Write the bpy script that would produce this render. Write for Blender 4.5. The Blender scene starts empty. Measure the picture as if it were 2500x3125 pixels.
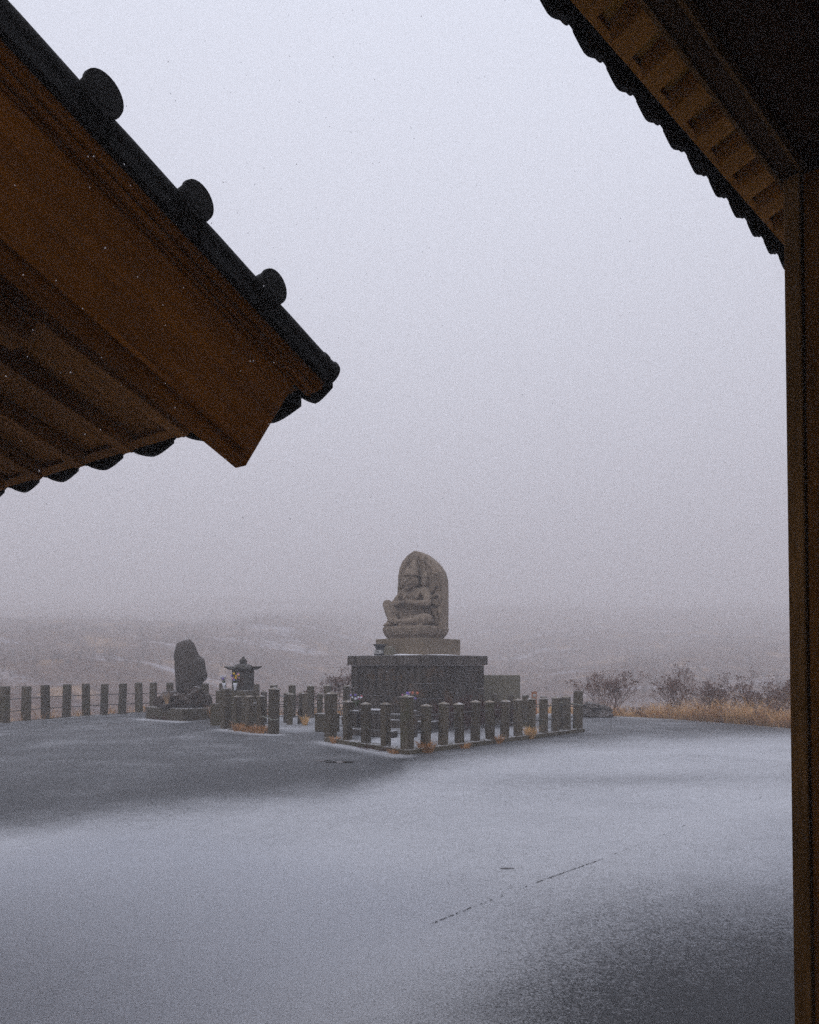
import bpy, math, random
from math import sin, cos, pi, sqrt, radians as R
from mathutils import Vector, Matrix, noise
import numpy as np

S = bpy.context.scene
C = S.collection
random.seed(7)
rnd = random.Random(11)

# ------------------------------------------------------------------ camera
cam_d = bpy.data.cameras.new('camera')
cam = bpy.data.objects.new('camera', cam_d); C.objects.link(cam); S.camera = cam
cam.location = (0, 0, 1.6)
cam.rotation_euler = (R(91.4), 0, 0)
cam_d.sensor_fit = 'HORIZONTAL'; cam_d.sensor_width = 24.0; cam_d.lens = 20.17
cam_d.shift_y = 0.1661
cam_d.clip_start = 0.05; cam_d.clip_end = 3000

# ------------------------------------------------------------------ world: overcast sky
W = bpy.data.worlds.new('World'); S.world = W; W.use_nodes = True
nt = W.node_tree; nt.nodes.clear()
out = nt.nodes.new('ShaderNodeOutputWorld'); bg = nt.nodes.new('ShaderNodeBackground')
sky = nt.nodes.new('ShaderNodeTexSky'); sky.sky_type = 'NISHITA'; sky.sun_disc = False
sky.sun_elevation = R(52); sky.sun_rotation = R(215); sky.dust_density = 4.0
# a closed cloud deck in front of the clear sky: pale, a little brighter overhead, faintly uneven
tc = nt.nodes.new('ShaderNodeTexCoord')
sep = nt.nodes.new('ShaderNodeSeparateXYZ'); nt.links.new(tc.outputs['Generated'], sep.inputs[0])
mr = nt.nodes.new('ShaderNodeMapRange'); nt.links.new(sep.outputs['Z'], mr.inputs[0])
mr.inputs[1].default_value = -0.1; mr.inputs[2].default_value = 1.0
ramp = nt.nodes.new('ShaderNodeMixRGB'); nt.links.new(mr.outputs[0], ramp.inputs[0])
ramp.inputs[1].default_value = (8.5, 8.8, 9.8, 1); ramp.inputs[2].default_value = (11.3, 12.4, 14.5, 1)
nz = nt.nodes.new('ShaderNodeTexNoise'); nz.inputs['Scale'].default_value = 1.6; nz.inputs['Detail'].default_value = 3
nt.links.new(tc.outputs['Generated'], nz.inputs['Vector'])
mr2 = nt.nodes.new('ShaderNodeMapRange'); nt.links.new(nz.outputs[0], mr2.inputs[0])
mr2.inputs[3].default_value = 0.9; mr2.inputs[4].default_value = 1.1
mul = nt.nodes.new('ShaderNodeVectorMath'); mul.operation = 'SCALE'
nt.links.new(ramp.outputs[0], mul.inputs[0]); nt.links.new(mr2.outputs[0], mul.inputs['Scale'])
mix = nt.nodes.new('ShaderNodeMixRGB'); mix.inputs[0].default_value = 0.92
nt.links.new(sky.outputs[0], mix.inputs[1]); nt.links.new(mul.outputs[0], mix.inputs[2])
nt.links.new(mix.outputs[0], bg.inputs[0]); bg.inputs[1].default_value = 0.1
nt.links.new(bg.outputs[0], out.inputs[0])

# ------------------------------------------------------------------ sun (behind the cloud, very soft)
sd = bpy.data.lights.new('sun', 'SUN'); so = bpy.data.objects.new('sun', sd); C.objects.link(so)
sd.energy = 1.3; sd.angle = R(20); sd.color = (1.0, 0.95, 0.87)
so.rotation_euler = (R(40), 0, R(-28))

# ------------------------------------------------------------------ exposure
S.view_settings.view_transform = 'Standard'; S.view_settings.look = 'None'
S.view_settings.exposure = 0.0; S.view_settings.gamma = 1.0; S.view_settings.use_curve_mapping = False
S.cycles.use_denoising = False
S.cycles.volume_bounces = 3; S.cycles.max_bounces = 6; S.cycles.diffuse_bounces = 3
S.cycles.transparent_max_bounces = 8
S.cycles.sample_clamp_indirect = 5.0
S.cycles.pixel_filter_type = 'BLACKMAN_HARRIS'

HAZE_DENSITY = 0.0074

# ------------------------------------------------------------------ materials
def mat_base(name):
    m = bpy.data.materials.new(name); m.use_nodes = True
    n = m.node_tree; n.nodes.clear()
    o = n.nodes.new('ShaderNodeOutputMaterial'); b = n.nodes.new('ShaderNodeBsdfPrincipled')
    n.links.new(b.outputs[0], o.inputs[0])
    return m, n, b

def rand_coord(n, scale=(1, 1, 1)):
    tc = n.nodes.new('ShaderNodeTexCoord'); oi = n.nodes.new('ShaderNodeObjectInfo')
    ad = n.nodes.new('ShaderNodeVectorMath'); ad.operation = 'MULTIPLY_ADD'
    n.links.new(oi.outputs['Random'], ad.inputs[0]); ad.inputs[1].default_value = (37, 53, 71)
    n.links.new(tc.outputs['Object'], ad.inputs[2])
    mp = n.nodes.new('ShaderNodeMapping'); mp.inputs['Scale'].default_value = scale
    n.links.new(ad.outputs[0], mp.inputs['Vector'])
    return mp.outputs[0]

def noise_node(n, vec, scale, detail=4, rough=.55):
    t = n.nodes.new('ShaderNodeTexNoise'); t.inputs['Scale'].default_value = scale
    t.inputs['Detail'].default_value = detail; t.inputs['Roughness'].default_value = rough
    n.links.new(vec, t.inputs['Vector']); return t.outputs[0]

def remap(n, v, a, b, c=0., d=1.):
    m = n.nodes.new('ShaderNodeMapRange'); n.links.new(v, m.inputs[0])
    m.inputs[1].default_value = a; m.inputs[2].default_value = b
    m.inputs[3].default_value = c; m.inputs[4].default_value = d
    return m.outputs[0]

def mixc(n, f, a, b, mode='MIX'):
    m = n.nodes.new('ShaderNodeMixRGB'); m.blend_type = mode
    if hasattr(f, 'links'): n.links.new(f, m.inputs[0])
    else: m.inputs[0].default_value = f
    for s, v in ((1, a), (2, b)):
        if hasattr(v, 'links'): n.links.new(v, m.inputs[s])
        else: m.inputs[s].default_value = (*v, 1)
    return m.outputs[0]

def math_n(n, op, a, b):
    m = n.nodes.new('ShaderNodeMath'); m.operation = op
    for s, v in ((0, a), (1, b)):
        if hasattr(v, 'links'): n.links.new(v, m.inputs[s])
        else: m.inputs[s].default_value = v
    return m.outputs[0]

SNOW = (.60, .61, .66)
UPV = Vector((0, 0, 1))
G_AX = (-.568, -.823, .395); Q_AX = (.681, -.732, .36); D_AX = (.732, .681, 0)   # run of the rafters left and right, and of the right eave
def stone(name, c1, c2, speck=.35, sc=3., snow=.5, bump=.35, stain=None, rough=.9, streak=0.):
    m, n, b = mat_base(name)
    v = rand_coord(n)
    col = mixc(n, remap(n, noise_node(n, v, sc, 6, .65), .3, .7), c1, c2)
    fine = noise_node(n, v, 60, 3, .7)
    dk = tuple(x * (1 - speck) for x in c1); lt = tuple(min(1, x * (1 + speck)) for x in c2)
    col = mixc(n, .45, col, mixc(n, remap(n, fine, .38, .62), dk, lt))
    oi2 = n.nodes.new('ShaderNodeObjectInfo'); hs = n.nodes.new('ShaderNodeHueSaturation')
    n.links.new(remap(n, oi2.outputs['Random'], 0, 1, .78, 1.22), hs.inputs['Value']); n.links.new(col, hs.inputs['Color']); col = hs.outputs[0]
    if streak:   # rain stains running down the faces
        v2 = rand_coord(n, (9, 9, .7))
        st = remap(n, noise_node(n, v2, 1.2, 4, .6), .45, .65)
        col = mixc(n, math_n(n, 'MULTIPLY', st, streak), col, tuple(x * .4 for x in c1))
    if stain:
        s = remap(n, noise_node(n, v, 1.7, 3), .56, .70)
        col = mixc(n, math_n(n, 'MULTIPLY', s, .6), col, stain)
    if snow:
        g = n.nodes.new('ShaderNodeNewGeometry'); sp = n.nodes.new('ShaderNodeSeparateXYZ')
        n.links.new(g.outputs['Normal'], sp.inputs[0])
        up = remap(n, sp.outputs['Z'], .55, .95)
        k = remap(n, noise_node(n, v, 14, 4, .7), .62 - .35 * snow, .80 - .35 * snow)
        col = mixc(n, math_n(n, 'MULTIPLY', up, k), col, SNOW)
    n.links.new(col, b.inputs['Base Color']); b.inputs['Roughness'].default_value = rough
    b.inputs['Specular IOR Level'].default_value = .25
    bm = n.nodes.new('ShaderNodeBump'); bm.inputs['Strength'].default_value = bump; bm.inputs['Distance'].default_value = .02
    n.links.new(noise_node(n, v, 22, 8, .7), bm.inputs['Height']); n.links.new(bm.outputs[0], b.inputs['Normal'])
    return m

def wood(name, c1, c2, axis=(1, 0, 0), rough=.65, stretch=14., scale=1.):
    m, n, b = mat_base(name)
    raw = rand_coord(n)
    ax = Vector(axis).normalized(); e1 = ax.cross(UPV if abs(ax.z) < .9 else Vector((1, 0, 0))).normalized(); e2 = ax.cross(e1)
    comb = n.nodes.new('ShaderNodeCombineXYZ')
    for i, (e, k) in enumerate(((ax, 1.), (e1, stretch), (e2, stretch))):
        d = n.nodes.new('ShaderNodeVectorMath'); d.operation = 'DOT_PRODUCT'; n.links.new(raw, d.inputs[0]); d.inputs[1].default_value = tuple(e * k * scale)
        n.links.new(d.outputs['Value'], comb.inputs[i])
    v = comb.outputs[0]
    g = noise_node(n, v, 2.0, 8, .7)
    col = mixc(n, remap(n, g, .34, .66), c1, c2)
    fine = noise_node(n, v, 9, 4, .7)
    col = mixc(n, remap(n, fine, .5, .75, 0, .55), col, tuple(x * .35 for x in c1))
    big = noise_node(n, raw, 1.3, 3)
    col = mixc(n, remap(n, big, .42, .68, 0, .5), col, tuple(x * .5 for x in c1))
    n.links.new(col, b.inputs['Base Color']); b.inputs['Roughness'].default_value = rough
    b.inputs['Specular IOR Level'].default_value = .04
    bm = n.nodes.new('ShaderNodeBump'); bm.inputs['Strength'].default_value = .4; bm.inputs['Distance'].default_value = .004
    n.links.new(g, bm.inputs['Height']); n.links.new(bm.outputs[0], b.inputs['Normal'])
    return m

def plain(name, c, rough=.7, var=.25, sc=8, spec=.3):
    m, n, b = mat_base(name)
    v = rand_coord(n)
    n.links.new(mixc(n, remap(n, noise_node(n, v, sc, 4), .3, .7), tuple(x * (1 - var) for x in c), tuple(min(1, x * (1 + var)) for x in c)), b.inputs['Base Color'])
    b.inputs['Roughness'].default_value = rough; b.inputs['Specular IOR Level'].default_value = spec
    return m

M = {}
M['statue'] = stone('statue_stone', (.125, .096, .073), (.25, .20, .155), .5, 2.5, .12, .5, streak=.45)
M['block'] = stone('block_stone', (.115, .088, .062), (.18, .142, .10), .45, 2, .3, .25)
M['pedestal'] = stone('pedestal_stone', (.013, .0115, .010), (.082, .067, .055), .7, 2.6, .75, .5, (.12, .07, .035), streak=.8)
M['slab'] = stone('table_stone', (.026, .023, .021), (.105, .088, .076), .7, 2.6, .7, .4, streak=.7)
M['post'] = stone('post_stone', (.045, .037, .026), (.115, .095, .068), .55, 5, .55, .5, (.06, .065, .03), streak=.35)
M['cap'] = stone('post_cap_stone', (.14, .12, .095), (.23, .20, .165), .45, 9, .35, .4)
M['kerb'] = stone('kerb_stone', (.055, .046, .032), (.10, .085, .06), .5, 3, .5, .5, (.05, .05, .02))
M['boulder'] = stone('boulder_stone', (.030, .025, .023), (.088, .074, .066), .6, 2.2, .25, .8)
M['lava'] = stone('lava_rock', (.018, .014, .012), (.065, .045, .034), .7, 5, .35, 1.)
M['shrine'] = stone('shrine_stone', (.030, .029, .027), (.062, .058, .052), .5, 4, .3, .6)
M['stele'] = stone('stele_stone', (.11, .10, .075), (.17, .155, .115), .5, 4, .3, .3, streak=.2)
M['tile'] = plain('roof_tile', (.009, .0092, .010), .75, .4, 14, .15)
M['tile_low'] = plain('eave_tile_glaze', (.007, .0075, .0085), .7, .3, 10, .15)
M['wood'] = wood('board_wood', (.10, .030, .0015), (.22, .072, .005), G_AX)
M['wood_d'] = wood('rafter_wood', (.15, .057, .012), (.32, .135, .033), G_AX)
M['wood_y'] = wood('skylit_soffit_wood', (.42, .20, .035), (.62, .34, .075), Q_AX)  # for the soffit boards: sky light at the open eave is in this colour
M['wood_s'] = wood('soffit_wood', (.29, .115, .020), (.46, .205, .045), Q_AX)  # for fascia and rafters, lightened likewise for the sky light on them
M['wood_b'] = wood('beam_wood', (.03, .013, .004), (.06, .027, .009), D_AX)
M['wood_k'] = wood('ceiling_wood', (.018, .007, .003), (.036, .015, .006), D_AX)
M['wood_p'] = wood('post_wood', (.060, .022, .003), (.135, .052, .008), (0, 0, 1))
M['wood_t'] = wood('trim_wood', (.075, .036, .010), (.15, .075, .024), (0, 0, 1))
M['cable'] = plain('cable', (.06, .06, .062), .6)
M['pipe'] = plain('grey_pipe', (.09, .088, .085), .6)
M['rope'] = plain('rope', (.30, .31, .27), .8)
M['white'] = plain('white_plastic', (.62, .64, .70), .4, .08)
M['metal'] = plain('dark_metal', (.03, .032, .036), .4)
M['grey'] = plain('grey_metal', (.12, .12, .12), .5)
M['ink'] = plain('ink', (.02, .02, .02), .6)
M['label'] = plain('pale_label', (.42, .42, .42), .6)
M['glass'] = plain('glass_vase', (.40, .44, .46), .15, .1, 8, .5)
M['leaf'] = plain('green_leaf', (.05, .085, .03), .6)
M['yellow'] = plain('yellow_petal', (.75, .48, .02), .6, .1)
M['purple'] = plain('purple_petal', (.24, .17, .55), .6, .15)
M['pink'] = plain('pink_petal', (.55, .28, .42), .6, .15)
M['orange'] = plain('orange_petal', (.50, .17, .11), .6, .15)
M['wpetal'] = plain('white_petal', (.65, .66, .74), .6, .1)
M['red'] = plain('red_petal', (.50, .05, .10), .6, .15)
M['straw'] = plain('straw_grass', (.72, .45, .20), .8, .35, 3)
M['rust'] = plain('rust_grass', (.42, .22, .095), .8, .35, 3)
M['twig'] = plain('twig', (.125, .064, .046), .85, .3, 3)
M['redtwig'] = plain('red_twig', (.055, .020, .017), .85, .35, 3)
M['seed'] = plain('seed_head', (.115, .055, .038), .85, .3, 3)
M['scrub'] = plain('scrub_twigs', (.11, .062, .050), .9, .35, .15)
M['terra'] = plain('terracotta', (.33, .13, .055), .7, .2)
M['incense'] = plain('offering_stick', (.42, .28, .16), .8, .2)
M['plaster'] = plain('plaster_wall', (.16, .13, .10), .9, .2)
fm_ = bpy.data.materials.new('snowflake'); fm_.use_nodes = True; fn = fm_.node_tree; fn.nodes.clear()
fo = fn.nodes.new('ShaderNodeOutputMaterial'); fx = fn.nodes.new('ShaderNodeMixShader'); fd = fn.nodes.new('ShaderNodeBsdfDiffuse'); ft = fn.nodes.new('ShaderNodeBsdfTranslucent')
fd.inputs[0].default_value = (.95, .95, .97, 1); ft.inputs[0].default_value = (.97, .97, .99, 1); fx.inputs[0].default_value = .6
fn.links.new(fd.outputs[0], fx.inputs[1]); fn.links.new(ft.outputs[0], fx.inputs[2]); fn.links.new(fx.outputs[0], fo.inputs[0]); M['flake'] = fm_

# ------------------------------------------------------------------ mesh helpers
class MB:
    def __init__(s): s.v = []; s.f = []
    def poly(s, pts, faces):
        b = len(s.v); s.v += [tuple(p) for p in pts]; s.f += [tuple(i + b for i in f) for f in faces]
    def hexa(s, p):                         # 8 points: bottom 4 then top 4
        s.poly(p, [(0, 3, 2, 1), (4, 5, 6, 7), (0, 1, 5, 4), (1, 2, 6, 5), (2, 3, 7, 6), (3, 0, 4, 7)])
    def box(s, c, d, u=(1, 0), top=1., z0=None):   # c centre, d sizes, u = plan direction of d[0]
        ux, uy = u; a, b, h = d[0] / 2, d[1] / 2, d[2] / 2
        P = []
        for z, k in ((-h, 1.), (h, top)):
            for sx, sy in ((-1, -1), (1, -1), (1, 1), (-1, 1)):
                x, y = sx * a * k, sy * b * k
                P.append((c[0] + x * ux - y * uy, c[1] + x * uy + y * ux, c[2] + z))
        s.hexa(P)
    def prism(s, pts, off):                 # polygon extruded by a vector
        n = len(pts); o = Vector(off)
        P = [Vector(p) for p in pts] + [Vector(p) + o for p in pts]
        s.poly(P, [tuple(range(n))[::-1], tuple(range(n, 2 * n))] + [(i, (i + 1) % n, n + (i + 1) % n, n + i) for i in range(n)])
    def tube(s, pts, r, seg=6, caps=True):
        pts = [Vector(p) for p in pts]; n = len(pts)
        rr = r if isinstance(r, (list, tuple)) else [r] * n
        base = len(s.v)
        for i, p in enumerate(pts):
            d = (pts[min(i + 1, n - 1)] - pts[max(i - 1, 0)]).normalized()
            a = Vector((0, 0, 1)) if abs(d.z) < .9 else Vector((1, 0, 0))
            x = d.cross(a).normalized(); y = d.cross(x)
            for k in range(seg):
                t = 2 * pi * k / seg
                s.v.append(tuple(p + (x * cos(t) + y * sin(t)) * rr[i]))
        for i in range(n - 1):
            for k in range(seg):
                a = base + i * seg + k; b = base + i * seg + (k + 1) % seg
                s.f.append((a, b, b + seg, a + seg))
        if caps:
            s.f.append(tuple(base + k for k in range(seg))); s.f.append(tuple(base + (n - 1) * seg + k for k in range(seg))[::-1])
    def ball(s, c, r, seg=8, ring=6, m=None):
        b = len(s.v); c = Vector(c); r = r if isinstance(r, (tuple, list)) else (r, r, r)
        m = m or Matrix.Identity(3)
        s.v.append(tuple(c + m @ Vector((0, 0, -r[2]))))
        for i in range(1, ring):
            ph = -pi / 2 + pi * i / ring
            for k in range(seg):
                t = 2 * pi * k / seg
                s.v.append(tuple(c + m @ Vector((r[0] * cos(ph) * cos(t), r[1] * cos(ph) * sin(t), r[2] * sin(ph)))))
        s.v.append(tuple(c + m @ Vector((0, 0, r[2])))); top = len(s.v) - 1
        for k in range(seg):
            s.f.append((b, b + 1 + (k + 1) % seg, b + 1 + k))
            s.f.append((top, b + 1 + (ring - 2) * seg + k, b + 1 + (ring - 2) * seg + (k + 1) % seg))
        for i in range(ring - 2):
            for k in range(seg):
                a = b + 1 + i * seg + k; e = b + 1 + i * seg + (k + 1) % seg
                s.f.append((a, e, e + seg, a + seg))
    def lathe(s, c, prof, seg=16):
        b = len(s.v)
        for r, z in prof:
            for k in range(seg):
                t = 2 * pi * k / seg; s.v.append((c[0] + r * cos(t), c[1] + r * sin(t), c[2] + z))
        for i in range(len(prof) - 1):
            for k in range(seg):
                a = b + i * seg + k; e = b + i * seg + (k + 1) % seg
                s.f.append((a, e, e + seg, a + seg))
        s.f.append(tuple(b + k for k in range(seg))[::-1]); s.f.append(tuple(b + (len(prof) - 1) * seg + k for k in range(seg)))
    def mesh(s, name, mat, smooth=False):
        me = bpy.data.meshes.new(name); me.from_pydata(s.v, [], s.f); me.update()
        if mat: me.materials.append(mat)
        if smooth: me.polygons.foreach_set('use_smooth', [True] * len(me.polygons))
        return me
    def build(s, name, mat, parent=None, smooth=False, bevel=0., label=None):
        me = s.mesh(name, mat, smooth)
        o = link(name, me, parent)
        if bevel: add_bevel(o, bevel)
        if label: o['label'] = label
        return o

def link(name, me, parent=None, loc=None):
    o = bpy.data.objects.new(name, me); C.objects.link(o)
    if parent is not None:
        o.parent = parent
        # geometry is given in world coordinates unless a location is given
        if loc is None: o.matrix_parent_inverse = world_of(parent).inverted()
    if loc is not None: o.location = loc
    return o

def world_of(o):
    m = o.matrix_basis.copy(); p = o
    while p.parent is not None:
        m = p.parent.matrix_basis @ p.matrix_parent_inverse @ m if p is o else p.parent.matrix_basis @ p.matrix_parent_inverse @ m
        p = p.parent
    return m

def add_bevel(o, w, seg=1):
    b = o.modifiers.new('bevel', 'BEVEL'); b.width = w; b.segments = seg; b.limit_method = 'ANGLE'; b.angle_limit = R(40)

def tag(o, label=None, cat=None, group=None, kind=None):
    if label: o['label'] = label
    if cat: o['category'] = cat
    if group: o['group'] = group
    if kind: o['kind'] = kind
    return o

def thing(name, loc, label, cat, group=None):
    o = bpy.data.objects.new(name, None); C.objects.link(o); o.location = loc; o.empty_display_size = .2
    return tag(o, label, cat, group)

def fbm(p, sc=1., oct=4):
    return noise.fractal(Vector(p) * sc, .9, 2.1, oct)

def sstep(a, b, x):
    t = min(1, max(0, (x - a) / (b - a))); return t * t * (3 - 2 * t)

def interp(pts, x):
    if x <= pts[0][0]: return pts[0][1]
    for (a, b), (c, d) in zip(pts, pts[1:]):
        if x <= c: return b + (d - b) * (x - a) / (c - a)
    return pts[-1][1]

# ================================================================== SETTING
EDGE = [(-40, -40), (-22, 2), (-16, 11), (-12.5, 16.6), (-11.2, 19.0), (-9.5, 23.0), (-8.7, 23.6), (-7, 22.6), (-4.5, 22.0), (-2.4, 21.5),
        (0, 22.4), (3, 23), (5, 22.6), (6.11, 21.7), (7.33, 20.9), (8.75, 18.86), (9.66, 17.3), (12, 13.5), (16, 7), (24, -8), (44, -40)]
def edge_y(x): return interp(EDGE, x)

NEAR_B = [(-20, 4.6), (-5, 5.8), (-3.73, 6.3), (-3.24, 7.0), (-2.6, 7.4), (-1.9, 7.6), (-.9, 8.2), (-.08, 9.5), (1.04, 11.2), (2.96, 12.9), (5, 13.8), (8.4, 14.8), (14, 16)]
def seg_d(p, a, b):
    ax, ay = a; bx, by = b; dx, dy = bx - ax, by - ay
    t = max(0, min(1, ((p[0] - ax) * dx + (p[1] - ay) * dy) / (dx * dx + dy * dy)))
    return math.hypot(p[0] - ax - t * dx, p[1] - ay - t * dy)

def snow_amount(x, y):
    w = fbm((x * .35, y * .35, 3.1), 1, 4); w2 = fbm((x * .9, y * 1.3, 9.), 1, 4)
    s = .70 + .07 * w + .05 * w2
    # melted wet stretch in the middle distance
    d = y - interp(NEAR_B, x) + .45 * w
    wid = 2.0 if x < 0 else 3.0
    far = sstep(-.9, wid, d)
    depth = .58 - .10 * sstep(1, 7, d) - .08 * sstep(1.0, 5., x)
    s -= far * depth
    s += far * .10 * max(0, w2 + .2 * w)
    # bright rim by the fences, kerbs and the terrace edge
    for a, b in (((-1.75, 14.3), (-.2, 12.15)), ((-4.6, 17.0), (-3.1, 15.8)), ((-7.9, 20.4), (-6.4, 19.3))):
        s += .42 * (1 - sstep(.05, .45, seg_d((x, y), a, b) + .1 * w2))
    if -5 < x < 0 and y > 15: s += .3 * sstep(15.3, 17, y + (x + 2) * .6 + .5 * w)
    e = edge_y(x) - y
    s += .28 * (1 - sstep(.1, .9, e + .2 * w2))
    # inside the enclosure the snow lies thicker
    if seg_d((x, y), (.2, 14.5), (2.6, 16.6)) < 1.1 and y > 13.1: s += .35
    # faint darker band on the right, mid distance
    s -= .12 * math.exp(-((y - 9.3 - .1 * x) / .55) ** 2) * sstep(.6, 2, x) * (1 - sstep(4.5, 7, x))
    s -= .07 * math.exp(-((y - 6.2) / .35) ** 2) * math.exp(-((x + 1.6) / .8) ** 2)
    # thinner snow cover close by, thinnest to the right
    s -= .15 * (1 - sstep(2.4, 4.2, y + .35 * w))
    q = (4.75 + .35 * (x - 1.2)) - y + .35 * w
    s -= .60 * sstep(-.5, 1.9, q) * sstep(-.5, 1.6, x + .4 * w2)
    s += .20 * (1 - sstep(5.5, 7.2, y)) * (1 - sstep(-.8, .8, x))  # snow cover raised at left to offset the shade of the roofs
    s += .10 * math.exp(-((y - 3.9) / .6) ** 2) * math.exp(-((x - .2) / .6) ** 2)
    return max(0.03, min(1.05, s))

def ground_mesh():
    xs = list(np.arange(-15.0, 14.01, .15)); xs = [-39, -30, -24, -20, -17] + xs + [16, 19, 23, 30, 43]
    ts = [-30, -15, -8, -4, -2, -.5] + list(np.arange(.4, 12, .12))
    v = []; f = []; at = []
    nrow = len(ts) + 75
    for x in xs:
        e = edge_y(x) + .06 * fbm((x * 2, 0, 5), 1, 3)
        if e < 12.5:
            lo = -31; ys = [lo + (e - lo) * (k / (nrow - 1)) ** .6 for k in range(nrow)]
        else:
            ys = ts + [12 + (e - 12) * k / 75. for k in range(1, 76)]
        for y in ys:
            v.append((x, y, .012 * fbm((x * .3, y * .3, 0), 1, 2))); at.append(snow_amount(x, y))
    for i in range(len(xs) - 1):
        for k in range(nrow - 1):
            a = i * nrow + k; f.append((a, a + nrow, a + nrow + 1, a + 1))
    # a low lip at the terrace edge
    me = bpy.data.meshes.new('ground'); me.from_pydata(v, [], f)
    A = me.attributes.new('snow', 'FLOAT', 'POINT'); A.data.foreach_set('value', at)
    me.polygons.foreach_set('use_smooth', [True] * len(me.polygons))
    m, n, b = mat_base('snow_dusted_asphalt')
    tcn = n.nodes.new('ShaderNodeTexCoord'); v_ = tcn.outputs['Object']
    an = n.nodes.new('ShaderNodeAttribute'); an.attribute_name = 'snow'
    f1 = noise_node(n, v_, 75, 3, .8); f2 = noise_node(n, v_, 28, 4, .7); f3 = noise_node(n, v_, 6, 4, .6)
    th = math_n(n, 'ADD', math_n(n, 'MULTIPLY', f1, .65), math_n(n, 'ADD', math_n(n, 'MULTIPLY', f2, .25), math_n(n, 'MULTIPLY', f3, .10)))
    # threshold: the flakes cover as much of the asphalt as the amount says
    k = math_n(n, 'SUBTRACT', math_n(n, 'ADD', math_n(n, 'MULTIPLY', an.outputs['Fac'], .42), .285), th)
    cover = remap(n, k, -.13, .13)
    asph = mixc(n, remap(n, noise_node(n, v_, 140, 2, .6), .3, .7), (.027, .029, .033), (.062, .065, .073))
    snowc = mixc(n, remap(n, f2, .3, .7), (.455, .465, .50), (.58, .59, .63))
    n.links.new(mixc(n, cover, asph, snowc), b.inputs['Base Color'])
    n.links.new(remap(n, cover, 0, 1, .55, .9), b.inputs['Roughness']); b.inputs['Specular IOR Level'].default_value = .3
    bm = n.nodes.new('ShaderNodeBump'); bm.inputs['Strength'].default_value = .5; bm.inputs['Distance'].default_value = .006
    n.links.new(f1, bm.inputs['Height']); n.links.new(bm.outputs[0], b.inputs['Normal'])
    me.materials.append(m)
    o = link('ground', me); tag(o, 'wide asphalt terrace dusted with patchy thin snow', kind='structure')
ground_mesh()

# dark open joint in the paving, broken where the snow has closed it
def joint():
    mb = MB(); r = random.Random(3)
    pts = [Vector((.05, 4.18, 0)), Vector((.42, 4.56, 0)), Vector((1.0, 5.14, 0)), Vector((1.52, 5.63, 0)), Vector((2.75, 6.9, 0)), (Vector((4.3, 8.4, 0)))]
    L = []
    for a, b in zip(pts, pts[1:]):
        nseg = max(3, int((b - a).length / .022))
        for k in range(nseg): L.append(a.lerp(b, k / nseg))
    for i in range(len(L) - 1):
        t = i / len(L)
        p = L[i]; dens = 1.0
        y = p.y
        if y < 4.7: dens = .8 * sstep(4.1, 4.4, y)
        elif y < 5.05: dens = .05
        elif y < 5.7: dens = .97
        else: dens = .14
        if r.random() > dens: continue
        wd = (.0030 if y < 5.7 else .0026) * r.uniform(.3, 1.5)
        d = (L[i + 1] - p).normalized(); nn = Vector((-d.y, d.x, 0)) * wd
        j = nn.normalized() * r.uniform(-.003, .003); q = L[i + 1] + j; p = p + j
        z = .012 * fbm((p.x * .3, p.y * .3, 0), 1, 2) + .005
        up = Vector((0, 0, z))
        mb.poly([p - nn + up, q - nn + up, q + nn + up, p + nn + up], [(0, 1, 2, 3)])
    o = mb.build('paving_joint', plain('joint_gap', (.012, .012, .014), .9)); tag(o, kind='structure')
joint()

def puddle(cx, cy, rx, ry, seed):
    mb = MB(); n = 26; pts = []
    for k in range(n):
        t = 2 * pi * k / n; r = 1 + .45 * fbm((cos(t) * 1.3, sin(t) * 1.3, seed), 1, 3)
        pts.append((cx + rx * r * cos(t), cy + ry * r * sin(t), .012 * fbm((cx * .3, cy * .3, 0), 1, 2) + .006))
    mb.poly(pts, [tuple(range(n))])
    return mb
for i, a in enumerate([(-1.12, 11.35, .22, .10, 1), (-1.45, 11.5, .12, .05, 4), (.76, 5.42, .07, .012, 8)]):
    m_ = bpy.data.materials.get('wet_asphalt') or plain('wet_asphalt', (.018, .018, .02), .12, .2, 8, .5)
    o = puddle(*a).build('puddle', m_); tag(o, kind='structure')

def terrain_h(x, y):
    e = edge_y(max(-38, min(42, x))); d = (y - e) * .8
    if x < -8 or x > 6: d = min(d, d)  # the terrace edge falls away the same on the flanks
    if d <= 0: return -.10
    prof = [(0, -.03), (.5, -.10), (2.5, -1.0), (8, -3.0), (22, -5.5), (42, -7.), (62, -6.4), (90, -2.6), (140, 4.), (220, 14.5), (300, 26), (400, 41), (500, 55), (650, 76), (900, 104)]
    z = interp(prof, d)
    k = sstep(6, 50, d); k2 = sstep(40, 200, d)
    z += k * 2.0 * fbm((x / 22, y / 22, 1.3), 1, 4) + k2 * 5 * fbm((x / 95, y / 95, 7.7), 1, 3)
    z += .12 * sstep(.5, 3, d) * fbm((x, y, 2), 1.3, 3)
    z += 2.5 * sstep(12, 50, d) * sstep(-4, -34, x)          # shoulder of the hill on the left
    return min(z, 110)

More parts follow.
